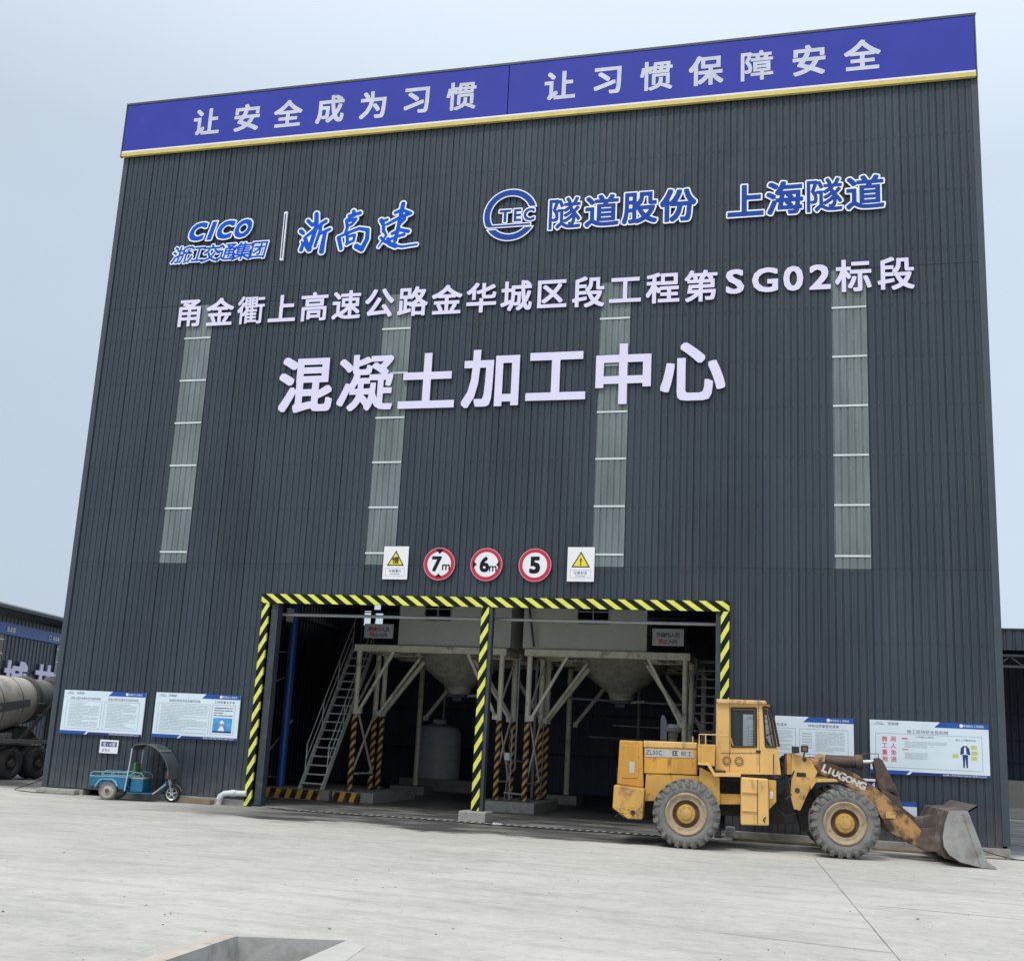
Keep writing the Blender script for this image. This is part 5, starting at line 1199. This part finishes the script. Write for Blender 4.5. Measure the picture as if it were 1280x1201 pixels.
# bucket
BP = [(5.905, 1.236), (5.704, 1.109), (5.333, 1.082), (5.247, 0.839), (5.199, 0.567), (5.217, 0.379), (5.321, 0.221), (5.534, 0.094), (5.902, 0.009), (6.207, -0.033)]
BP = [(a, max(b, .012)) for a, b in BP]
cen = (sum(p[0] for p in BP)/len(BP), sum(p[1] for p in BP)/len(BP)); BIN = []
for i, p in enumerate(BP):
    a = Vector(BP[max(i-1, 0)]); b = Vector(BP[min(i+1, len(BP)-1)]); t_ = (b-a).normalized(); n_ = Vector((-t_.y, t_.x)); 
    if n_.dot(Vector(cen)-Vector(p)) < 0: n_ = -n_
    BIN.append((p[0]+n_.x*.035, max(p[1]+n_.y*.035, .016)))
bk = bpy.data.objects.new('bucket', None); COL.objects.link(bk); bk.parent = ldr; bk.empty_display_size = .2
mb = MB(); n_ = len(BP)
for y0 in (-1.46, 1.46): pass
vs = [(p[0], y, p[1]) for y in (-1.46, 1.46) for p in BP]+[(p[0], y, p[1]) for y in (-1.46, 1.46) for p in BIN]
fs = [(i, i+1, n_+i+1, n_+i) for i in range(n_-1)]+[(2*n_+i, 3*n_+i, 3*n_+i+1, 2*n_+i+1) for i in range(n_-1)]+[(0, n_, 3*n_, 2*n_), (n_-1, 2*n_-1, 4*n_-1, 3*n_-1)]
mb.add(vs, fs); mb.build('shell', M_BUCK, bk, smooth=False)
SPL = BP[1:9]+[[(6.072, 0.028)][0]]
for y0, y1 in ((-1.5, -1.462), (1.462, 1.5)):
    sp = MB().prism([(a, max(b, .02)) for a, b in SPL], y0, y1).build('side_plate', M_BUCKW, bk, bevel=.006)
    fe = [(5.599, 1.081), (5.709, 1.103), (6.08, 0.044), (5.918, 0.026)]; yy = (y0-.022, y0-.001) if y0 < 0 else (y1+.001, y1+.022)
    MB().prism([(a, max(b, .022)) for a, b in fe], *yy).build('wear_plate', M_BUCKW, sp, bevel=.005)
tp = [(5.902, 0.025), (6.221, -0.063), (6.193, -0.011), (6.075, 0.106)]
MB().prism([(tp[0][0], .012), (tp[1][0]+.02, .008), (tp[2][0], .035), (tp[3][0], .12)], -1.53, 1.53).build('cutting_edge', M_BUCKW, bk, bevel=.004)
# back ribs and hinge ears
for y in (-1.15, -.62, -.38, .38, .62, 1.15):
    rb_ = [BP[2], BP[3], BP[4], BP[5], BP[6], BP[7]]; outp = [(BP[2][0]-.07, BP[2][1]-.06)]+[(p[0]-.10, p[1]-.02) for p in BP[3:6]]+[(BP[6][0]-.05, BP[6][1]-.09)]
    outp = [(a, max(b, .03)) for a, b in outp]
    MB().prism(rb_+outp[::-1], y-.02, y+.02).build('rib', M_BUCK, bk)
hp_ = [(4.888, 0.681)][0]
for y in (-.62, -.38, -.14, .14, .38, .62):
    MB().prism([(BP[3][0]+.01, BP[3][1]+.1), (BP[4][0]+.01, BP[4][1]-.1), (hp_[0]+.0, BP[4][1]-.05), (hp_[0]-.12, hp_[1]), (hp_[0]-.02, hp_[1]+.18)] if abs(y) < .2 else [(BP[4][0]+.01, BP[4][1]+.12), (BP[6][0]+.01, BP[6][1]), (BP[6][0]-.35, BP[6][1]-.01), (BP[6][0]-.50, BP[6][1]+.12), (BP[4][0]-.25, BP[4][1]+.10)], y-.03, y+.03).build('hinge_ear', M_BUCK, bk, bevel=.006)
# teeth-less corner gussets, underside skid
sk = MB().prism([(BP[6][0]-.02, BP[6][1]-.01), (BP[9][0]-.25, .012), (BP[9][0]-.6, .008), (BP[7][0], BP[7][1]-.03)], -1.3, 1.3); sk.build('skid_plate', M_RUST, bk)
# mud on the underside of the arm end
mb = MB(); mb.box(19.30, 19.50, -.85, -.65, 0, .0)
o = MB().box(-.11, .11, -.09, .09, 0, .24).build('canister', M_PVC, bevel=.03); o.location = (19.36, -.42, .09); tag(o, 'white plastic canister at the foot of the wall behind the loader', 'canister')

for pts in ([(2.0, -.5, 1.15), (2.15, -.66, 1.45), (2.3, -.6, 1.75), (2.4, -.4, 1.95)], [(1.95, -.45, 1.0), (2.1, -.7, 1.1), (2.3, -.55, 1.3)], [(1.9, -.55, .9), (2.1, -.6, .75), (2.4, -.5, .85)], [(2.0, -.35, 1.5), (2.2, -.3, 1.7), (2.35, -.4, 1.62)]):
    MB().tube(pts, .020, 8).build('hose', M_RUBBER, ldr, smooth=True)
hm = [(1.767, 3.143), (1.853, 3.026), (1.853, 2.836)]
mb = MB(); mb.tube([(hm[0][0], -.82, hm[0][1]), (hm[1][0], -.98, hm[1][1]), (hm[2][0], -.98, hm[2][1])], .012, 6); mb.build('mirror_arm', M_RUBBER, cabp)
mb = MB(); mb.tube([(f0[0]-.03, .1, f0[1]-.1), (f1[0]+.02, -.2, f1[1]+.12)], .010, 6); mb.build('wiper', M_RUBBER, cabp)
mb = MB(); rr3 = random.Random(3)
for k in range(60):
    u_ = rr3.uniform(-1.55, -1.0); z_ = rr3.uniform(.56, .80); e_ = rr3.uniform(.005, .018); mb.prism([(u_-e_, z_), (u_, z_-e_*.6), (u_+e_, z_), (u_+e_*.3, z_+e_*.7)], -1.156, -1.1505)
mb.build('mud_spatter', paint('mud_brown', (.20, .115, .055), .8), ldr, kind='stuff')

# ================================================================ ELECTRIC TRICYCLE
KLOC = (2.85, -.78, 0); KA = R(13.0)
M_TB = paint('tricycle_blue_paint', (0.012, 0.145, 0.27), .4, amt=.15, scale=5, dirt=(.10, .10, .09), dirt_lo=.58, dirt_hi=.8)
M_TBP = paint('tricycle_pale_blue', (0.16, 0.36, 0.44), .4, amt=.12, scale=5)
M_TBL = paint('tricycle_post_paint', (0.45, 0.55, 0.58), .4, amt=.1)
M_CAN = paint('canopy_sheet', (0.10, 0.112, 0.108), .28, amt=.2, scale=3)
M_GRN = paint('green_crate_plastic', (0.10, 0.20, 0.06), .5, amt=.15)
M_CHR = paint('dull_chrome', (.55, .55, .55), .3, .7, amt=.1)
trk = thing('cargo_tricycle', 'blue electric cargo tricycle with curved dark canopy parked by the wall', 'tricycle', KLOC, KA)
def kwheel(u, y, r_, wd, spokes, name='wheel'):
    w_ = bpy.data.objects.new(name, None); COL.objects.link(w_); w_.parent = trk; w_.location = (u, y, r_); w_.empty_display_size = .1
    MB().lathe([(r_*.70, -wd/2), (r_*.86, -wd*.55), (r_*.97, -wd*.35), (r_, 0), (r_*.97, wd*.35), (r_*.86, wd*.55), (r_*.70, wd/2)], (0, 0, 0), 'y', 36).build('tyre', M_RUBBER if spokes else M_TYRES, w_, smooth=True)
    rim = MB(); rim.lathe([(r_*.72, -wd*.48), (r_*.60, -wd*.30), (r_*.60, wd*.30), (r_*.72, wd*.48)], (0, 0, 0), 'y', 36)
    if spokes:
        for k in range(5):
            a = 2*math.pi*k/5+.3; d = Vector((math.cos(a), 0, math.sin(a)))
            for yy in (-.018, .018): rim.bar(d*.03+Vector((0, yy, 0)), d*r_*.66+Vector((0, yy, 0)), .016)
        rim.lathe([(0, -.05), (.045, -.05), (.045, .05), (0, .05)], (0, 0, 0), 'y', 16); rim.build('rim', M_CHR, w_)
    else:
        rim.lathe([(r_*.62, -wd*.25), (r_*.30, -wd*.42), (r_*.26, -wd*.5), (0, -wd*.5)], (0, 0, 0), 'y', 28); rim.build('rim', paint('pale_dusty_rim', (.42, .38, .33), .6, amt=.2, scale=8), w_, smooth=True)
        MB().lathe([(r_*.24, -wd*.52), (r_*.22, -wd*.62), (0, -wd*.62)], (0, 0, 0), 'y', 16).build('hub', M_RUST, w_)
    return w_
kwheel(-.05, -.40, .245, .13, False); kwheel(-.05, .40, .245, .13, False); kwheel(1.58, 0, .225, .10, True)
# frame
mb = MB()
for y in (-.22, .22): mb.tube([(-.45, y, .30), (.55, y, .26), (1.0, y*.9, .20), (1.18, y*.6, .24), (1.42, y*.2, .55)], .022, 8)
mb.tube([(-.05, -.35, .245), (-.05, .35, .245)], .03, 8); mb.lathe([(.0, -.1), (.09, -.1), (.09, .1), (0, .1)], (-.05, 0, .245), 'y', 16)
mb.build('frame', M_TB, trk)
MB().box(.45, 1.10, -.38, .38, .20, .225).build('footboard', M_TB, trk, bevel=.006)
# cargo bed: floor, side panels with wheel arch, rails
MB().box(-.55, .46, -.46, .46, .42, .445).build('bed_floor', M_TB, trk)
arch = [(.46, .30), (.46, .605), (-.56, .605), (-.56, .36), (-.36, .36), (-.30, .48), (-.20, .535), (.06, .535), (.17, .47), (.25, .30)]
for y0, y1 in ((-.465, -.445), (.445, .465)): MB().prism(arch, y0, y1).build('bed_side', M_TB, trk, bevel=.004)
for x0 in (-.57, .45): MB().box(x0, x0+.02, -.445, .445, .38, .61).build('bed_end', M_TB, trk)
for s_ in (-1, 1):
    y = s_*.455; mb = MB(); mb.tube([(-.56, y, .60), (-.54, y, .68), (-.48, y, .725), (.46, y, .735)], .014, 8)
    for x in (-.25, -.22, .02, .05, .20, .44): mb.tube([(x, y, .61), (x, y, .73)], .010, 6)
    mb.tube([(-.56, y, .612), (.47, y, .622)], .012, 6); mb.build('bed_rail', M_TBP, trk, smooth=True)
MB().prism([(-.36, .34), (-.40, .36), (-.31, .515), (-.21, .565), (.07, .565), (.19, .50), (.24, .38), (.20, .36), (.14, .47), (.05, .53), (-.19, .53), (-.28, .48)], -.50, -.466).build('mudguard', M_TBP, trk)
# seat box, seat, arm rails, back pad
MB().box(.52, .86, -.34, .34, .24, .56).build('seat_box', M_TB, trk, bevel=.015)
MB().box(.50, .88, -.35, .35, .565, .62).build('seat', paint('seat_vinyl', (.25, .30, .26), .5), trk, bevel=.02)
for s_ in (-1, 1):
    y = s_*.37; mb = MB(); mb.tube([(.50, y, .60), (.53, y, .71), (.62, y, .75), (.78, y, .74), (.86, y, .67), (.86, y, .56)], .013, 8); mb.build('arm_rail', M_TBP, trk, smooth=True)
MB().box(.50, .56, -.20, .24, .66, 1.0).build('back_pad', M_GRN, trk, bevel=.02)
# posts and canopy
for s_ in (-1, 1):
    MB().tube([(.42, s_*.46, .26), (.48, s_*.46, .95), (.50, s_*.46, 1.38)], .018, 8).build('rear_post', M_TBL, trk, smooth=True)
    MB().tube([(.50, s_*.46, 1.35), (.53, s_*.46, 1.44), (.62, s_*.46, 1.49), (.85, s_*.46, 1.51), (1.06, s_*.46, 1.46), (1.26, s_*.46, 1.33), (1.42, s_*.46, 1.14), (1.52, s_*.46, .92), (1.56, s_*.46, .78)], .014, 8).build('canopy_rail', M_CAN, trk, smooth=True)
mb = MB(); P_ = [(.50, 1.36), (.53, 1.445), (.62, 1.50), (.85, 1.52), (1.06, 1.47), (1.26, 1.34), (1.42, 1.15), (1.52, .93), (1.57, .74), (1.58, .62)]
v = [(a, y, b) for y in (-.47, .47) for a, b in P_]+[(a-.006, y, b-.008) for y in (-.47, .47) for a, b in P_]; k = len(P_)
mb.add(v, [(i, i+1, k+i+1, k+i) for i in range(k-1)]+[(2*k+i, 3*k+i, 3*k+i+1, 2*k+i+1) for i in range(k-1)]); mb.build('canopy', M_CAN, trk, smooth=True)
MB().tube([(1.27, -.47, 1.345), (1.27, .47, 1.345)], .014, 6).build('canopy_bow', M_TBL, trk)
MB().box(.50, .515, -.44, .44, .98, 1.36).build('rear_screen', M_GLASS, trk)
# fork, handlebar, lamp, mudguard
mb = MB()
for y in (-.07, .07): mb.tube([(1.58, y, .225), (1.50, y, .48), (1.42, y, .78)], .016, 8)
mb.tube([(1.45, -.07, .62), (1.45, .07, .62)], .02, 6); mb.build('fork', M_CHR, trk, smooth=True)
MB().tube([(1.13, -.30, .20), (1.42, -.12, .47)], .018, 8).build('front_strut', M_CHR, trk); MB().tube([(1.13, .30, .20), (1.42, .12, .47)], .018, 8).build('front_strut', M_CHR, trk)
MB().tube([(1.20, -.36, .86), (1.32, -.28, .90), (1.40, -.05, .82), (1.40, .05, .82), (1.32, .28, .90), (1.20, .36, .86)], .014, 8).build('handlebar', M_RUBBER, trk, smooth=True)
for s_ in (-1, 1): MB().tube([(1.30, s_*.28, .90), (1.33, s_*.34, 1.02)], .006, 6).build('mirror_stalk', M_RUBBER, trk)
hl = MB(); hl.lathe([(0, -.07), (.05, -.05), (.065, 0), (.06, .05), (0, .06)], (1.50, 0, .76), 'x', 18); hl.build('headlight', M_CHR, trk, smooth=True)
MB().box(1.36, 1.46, -.08, .08, .60, .84).build('steering_cover', paint('fork_cover_red', (.16, .05, .04), .5), trk, bevel=.02)
mb = MB(); vv = []; kk = 11
for i in range(kk):
    a = R(18+14*i); vv.append((1.58+math.cos(a)*.255, .225+math.sin(a)*.255))
mb.add([(a, y, b) for y in (-.06, .06) for a, b in vv], [(i, i+1, kk+i+1, kk+i) for i in range(kk-1)]); mb.build('front_mudguard', M_CHR, trk, smooth=True)

# ================================================================ MIXER TRUCK (rear seen at the left edge)
M_DRUM = paint('dusty_drum_paint', (0.56, 0.50, 0.44), .55, amt=.12, scale=1.2, dirt=(.26, .23, .20), dirt_lo=.48, dirt_hi=.75, dirt_scale=1.5)
M_DRUMC = paint('drum_cone_grime', (0.20, 0.195, 0.18), .7, amt=.2, scale=2, dirt=(.10, .10, .09), dirt_lo=.5, dirt_hi=.75)
M_CHAS = paint('truck_chassis_grime', (0.075, 0.072, 0.066), .7, amt=.3, scale=3, dirt=(.17, .16, .14), dirt_lo=.5, dirt_hi=.75)
M_TTYRE = paint('truck_tyre', (0.055, 0.052, 0.048), .8, amt=.2, scale=4, dirt=(.11, .10, .09), dirt_lo=.5, dirt_hi=.75)
M_TGREY = paint('drum_band_grey', (0.13, 0.14, 0.145), .5, amt=.15)
TLOC = (-6.15, 5.0, 0); TA = math.atan2(-.98, -.05)
mix_ = thing('mixer_truck', 'dusty concrete mixer truck with cream drum standing left of the hall', 'truck', TLOC, TA)
def ttwheel(u, s_, dual=True, name='wheel'):
    w_ = bpy.data.objects.new(name, None); COL.objects.link(w_); w_.parent = mix_; w_.location = (u, s_*1.25, .53); w_.empty_display_size = .2
    for k in range(2 if dual else 1):
        o_ = -s_*(.14+.32*k)
        MB().lathe([(.30, o_-.13), (.36, o_-.145), (.46, o_-.15), (.515, o_-.12), (.53, o_), (.515, o_+.12), (.46, o_+.15), (.36, o_+.145), (.30, o_+.13)], (0, 0, 0), 'y', 40).build('tyre', M_TTYRE, w_, smooth=True)
    MB().lathe([(.31, -s_*.0), (.28, -s_*.04), (.26, -s_*.12), (.14, -s_*.14), (.13, -s_*.02), (.10, s_*.03), (0, s_*.03)] if dual else [(.31, -s_*.0), (.28, -s_*.04), (.25, s_*.02), (.14, s_*.05), (0, s_*.06)], (0, 0, 0), 'y', 28).build('rim', M_CHAS, w_, smooth=True)
for u in (0, -1.35):
    for s_ in (-1, 1): ttwheel(u, s_)
    MB().tube([(u, -1.0, .53), (u, 0, .53), (u, 1.0, .53)], [.09, .2, .09], 12).build('axle', M_CHAS, mix_)
for u in (4.0, 5.8):
    for s_ in (-1, 1): ttwheel(u, s_, False)
for s_ in (-1, 1):
    MB().box(-2.3, 7.2, s_*.42-.04, s_*.42+.04, .82, 1.10).build('chassis_rail', M_CHAS, mix_, bevel=.01)
    MB().box(-.75, .70, s_*1.24-.22 if s_ > 0 else s_*1.24-.03, s_*1.24+.03 if s_ > 0 else s_*1.24+.22, 1.14, 1.18).build('mudguard', M_CHAS, mix_)
    MB().box(-2.2, 3.2, s_*1.22-.03, s_*1.22+.03, 1.20, 1.32).build('side_rail', paint('side_rail_dust', (.22, .21, .19), .6, dirt=(.1, .1, .09)), mix_, bevel=.008)
    MB().box(-2.05, -1.95, s_*1.2-.04, s_*1.2+.04, .45, 1.2).build('mudflap_post', M_CHAS, mix_)
for k in range(3): MB().box(.15+.22*k, .33+.22*k, 1.08, 1.22, 1.325, 1.52-.02*k).build('toolbox', M_DRUMC, mix_, bevel=.02)
MB().box(-2.4, -2.3, -1.2, 1.2, .75, .95).build('rear_bumper', M_CHAS, mix_, bevel=.01)
# drum along a tilted axis
ax0, ax1 = Vector((4.3, 0, 1.88)), Vector((-3.2, 0, 2.88)); adir = (ax1-ax0).normalized(); q0 = Vector((1, 0, 0)).rotation_difference(adir).to_matrix().to_4x4()
def drumpart(prof, name, m, n=48):
    mb = MB(); mb.lathe(prof, (0, 0, 0), 'x', n); T = Matrix.Translation(ax0) @ q0
    mb.v = [tuple(T @ Vector(p)) for p in mb.v]; return mb.build(name, m, mix_, smooth=True)
# profile: (radius, distance along the axis from the front)
def dp(l): return l
drumpart([(0, 0), (.75, .02), (1.02, .9), (1.14, 1.8), (1.15, 2.6), (1.10, 3.6), (1.0, 4.4), (.80, 5.7), (.76, 5.8)], 'drum', M_DRUM)
drumpart([(.77, 5.79), (.83, 5.81), (.83, 6.0), (.77, 6.02)], 'roller_ring', M_CHAS)
drumpart([(.74, 6.02), (.64, 6.8), (.52, 7.45), (.46, 7.45)], 'drum_cone', M_DRUMC)
def drad(d_):
    P = [(.9, 1.02), (1.8, 1.14), (2.6, 1.15), (3.6, 1.10), (4.4, 1.0), (5.7, .80)]
    for (a, ra), (b, rb2) in zip(P[:-1], P[1:]):
        if d_ <= b: return ra+(rb2-ra)*(d_-a)/(b-a)
    return .8
for d_ in (2.6, 3.8, 4.9): drumpart([(drad(d_-.02)+.002, d_-.02), (drad(d_)+.01, d_), (drad(d_+.02)+.002, d_+.02)], 'weld_band', M_CHAS)
mb = MB(); T = Matrix.Translation(ax0) @ q0; v = []
for i in range(11):
    d_ = 3.0+2.3*i/10
    for a in (.16, -.12): v.append(tuple(T @ Vector((d_, math.cos(a)*(drad(d_)+.012), math.sin(a)*(drad(d_)+.012)))))
mb.add(v, [(2*i, 2*i+1, 2*i+3, 2*i+2) for i in range(10)]); mb.build('drum_stripe', M_TGREY, mix_)
# rear frame, hopper, chute, ladder
for s_ in (-1, 1):
    MB().bar((-.6, s_*.85, 1.2), (-2.7, s_*.62, 2.9), .07).build('rear_frame', M_CHAS, mix_)
    MB().bar((-2.2, s_*.75, 1.0), (-2.3, s_*.66, 2.5), .05).build('rear_frame', M_CHAS, mix_)
MB().prism([(.7, 1.2), (-2.1, 1.2), (-1.3, 1.75), (.1, 1.5)], -.6, .6).build('drum_pedestal', M_CHAS, mix_)
mb = MB(); mb.lathe([(.55, 3.55), (.45, 3.2), (.3, 2.7)], (-3.4, 0, 0), 'z', 20); mb.build('charge_hopper', M_DRUMC, mix_)
MB().prism([(-2.6, 3.2), (-3.6, 3.35), (-3.7, 3.5), (-2.5, 3.42)], -.5, .5).build('hopper_hood', M_DRUMC, mix_)
mb = MB(); mb.tube([(-3.4, .1, 2.7), (-3.6, .35, 2.1), (-3.9, .6, 1.5)], [.28, .2, .2], 12); mb.build('discharge_chute', M_CHAS, mix_, smooth=True)
lad = MB()
for y in (.72, 1.05): lad.tube([(-2.3, y, .9), (-2.6, y, 2.0), (-3.0, y, 3.0), (-3.1, y, 3.3)], .022, 6)
for k in range(7): lad.tube([(-2.36-.10*k, .72, 1.15+.3*k), (-2.36-.10*k, 1.05, 1.15+.3*k)], .018, 6)
lad.build('ladder', M_CHAS, mix_)
lad = MB()
for k in range(4): lad.box(-2.0+.0*k, -1.2, .95, 1.25, 1.35+.4*k, 1.38+.4*k)
lad.build('rear_steps', M_CHAS, mix_)
MB().box(4.8, 5.6, -1.1, 1.1, .9, 2.6).build('water_tank', M_DRUM, mix_, bevel=.1)
cb_ = MB().prism([(5.7, .7), (7.9, .7), (7.95, 1.6), (7.6, 3.0), (5.7, 3.05)], -1.2, 1.2).build('cab', paint('truck_cab_white', (.55, .55, .53), .4), mix_, bevel=.08)
MB().prism([(7.93, 1.75), (7.98, 1.75), (7.66, 2.85), (7.60, 2.85)], -1.05, 1.05).build('windscreen', M_GLASSD, cb_)

# ================================================================ NEIGHBOURING SHEDS
SD = Vector((-.20, .98)).normalized()
def SP(s_, off=0): b = Vector((-25.0, 22.0))+SD*s_; n_ = Vector((SD.y, -SD.x)); return b+n_*off
shed = thing('left_shed', 'dark corrugated shed with blue band and large white letters behind the mixer truck', 'building', (-26, 30, 0)); off = (-26, 30, 0)
a, b = SP(-8), SP(45)
corrwall('front_wall', (b.x, b.y), (a.x, a.y), 0, 8.0, M_WALL, .5, .05, par=shed, off=off)
def slab(s0, s1, o0, o1, z0, z1, name, m, par=shed, off=off, dz=0):
    p = [SP(s0, o0), SP(s1, o0), SP(s1, o1), SP(s0, o1)]
    mb = MB(); mb.add([(q.x, q.y, z) for z in (z0, z1) for q in p], [(0, 1, 2, 3), (4, 5, 6, 7), (0, 1, 5, 4), (1, 2, 6, 5), (2, 3, 7, 6), (3, 0, 4, 7)]); return mb.build(name, m, par, off)
slab(-8, 45, -16, 1.6, 8.25, 8.40, 'roof', M_STEELD)
slab(-8, 45, 1.3, 1.62, 8.41, 8.50, 'gutter', M_STEEL)
slab(-8, 45, .10, .16, 6.95, 7.65, 'blue_band', M_BBLUE)
slab(-8, -7.9, -16, 0, 0, 8, 'end_wall', M_WALL); slab(45, 45.1, -16, 0, 0, 8, 'end_wall', M_WALL)
angS = math.atan2(SD.y, SD.x)
def shedtext(ch, s_, z, hgt, m, par, bold=.03, depth=.06, wd=1.0):
    fld = glyph_field(ch); fld = (dilate(fld[0], fld[3], bold),)+fld[1:]; mb = MB(); glyph_mesh(mb, fld, 0, depth, hgt*wd/.92, hgt/.92, 0, z, 0)
    p = SP(s_, .17); ca, sa = SD.x, SD.y; n_ = Vector((SD.y, -SD.x))
    mb.v = [(p.x+x*ca-(y)*n_.x-off[0], p.y+x*sa-(y)*n_.y-off[1], z_) for x, y, z_ in mb.v]
    return mb.build('character', [m, m], par)
shedtext('城', 11.25, 4.42, 1.95, M_LETTER, shed, wd=1.45); shedtext('共', 15.2, 4.46, 1.95, M_LETTER, shed, wd=1.4); shedtext('金', 7.3, 4.42, 1.95, M_LETTER, shed, wd=1.45)
for k, ch in enumerate('浙高建'): shedtext(ch, 9.6+.38*k, 7.27, .32, M_WHITE, shed, .02, .02)
for k, ch in enumerate('隧道股份'): shedtext(ch, 15.95+.33*k, 7.25, .27, M_WHITE, shed, .02, .02)
shedtext('O', 15.35, 7.25, .42, M_WHITE, shed, .01, .02)
slab(8.2, 9.3, .10, .13, .3, 6.9, 'skylight_panel', paint('shed_skylight', (.16, .15, .12), .5, world=True)); slab(16.7, 17.7, .10, .13, .3, 6.9, 'skylight_panel', M_SKYL)
for z in (6.62, 5.78, 4.9):
    slab(8.2, 9.3, .135, .15, z-.04, z+.04, 'lap_strip', M_GIRT); slab(16.7, 17.7, .135, .15, z-.04, z+.04, 'lap_strip', M_GIRT)
p = SP(15.45, 1.5); mb = MB(); mb.tube([(p.x, p.y, 8.0), (p.x, p.y, 9.75)], .07, 8); tag(mb.build('vent_pipe', M_STEEL), 'thin grey upright pipe above the eave of the left shed', 'pipe')

loc = (30.5, 36, 0); shr = thing('right_shed', 'open fronted dark shed with trussed eave seen past the right corner', 'building', loc)
RX0, RX1, RY = 26.6, 52.0, 36.0
ZR = 9.0
corrwall('fascia', (RX0, RY), (RX1, RY), 7.95, ZR, M_WALL, .45, .05, par=shr, off=loc)
MB().box(RX0, RX1, RY-.05, RY+18, ZR, ZR+.08).build('roof', M_STEELD, shr, loc)
MB().box(RX0, RX1, RY+.1, RY+.25, 7.62, 7.74).build('truss_chord', M_STEELD, shr, loc); MB().box(RX0, RX1, RY+.1, RY+.25, 7.05, 7.17).build('truss_chord', M_STEELD, shr, loc)
x = RX0
while x < RX1-1:
    MB().bar((x, RY+.18, 7.15), (x+.6, RY+.18, 7.64), .04).build('truss_web', M_STEELD, shr, loc); MB().bar((x+1.2, RY+.18, 7.15), (x+.6, RY+.18, 7.64), .04).build('truss_web', M_STEELD, shr, loc); x += 1.2
for x in (RX0+.2, 30.2, 33.6, 39.2, 45.6, RX1-.2):
    MB().box(x-.12, x+.12, RY+.1, RY+.4, 0, 7.05).build('column', M_STEELD, shr, loc)
corrwall('back_wall', (RX0, RY+16), (RX1, RY+16), 0, ZR, M_WALLIN, .45, .05, par=shr, off=loc)
for x in (RX0, RX1): MB().box(x-.05, x+.05, RY, RY+16, 0, ZR).build('side_wall', M_WALLIN, shr, loc)
for z in (2.2, 3.6, 5.2): MB().box(RX0, RX1, RY+15.8, RY+15.9, z, z+.1).build('girt', M_STEELD, shr, loc)
MB().box(RX0+.4, RX1-.4, RY+.5, RY+.8, 0, 1.35).build('low_wall', paint('dim_concrete', (.14, .14, .13), .8, world=True), shr, loc)
mb = MB(); mb.tube([(29.75, 35.8, 8.6), (29.75, 35.8, 9.75)], .07, 8); tag(mb.build('vent_pipe', M_STEEL), 'short thin pipe above the eave of the right shed', 'pipe')
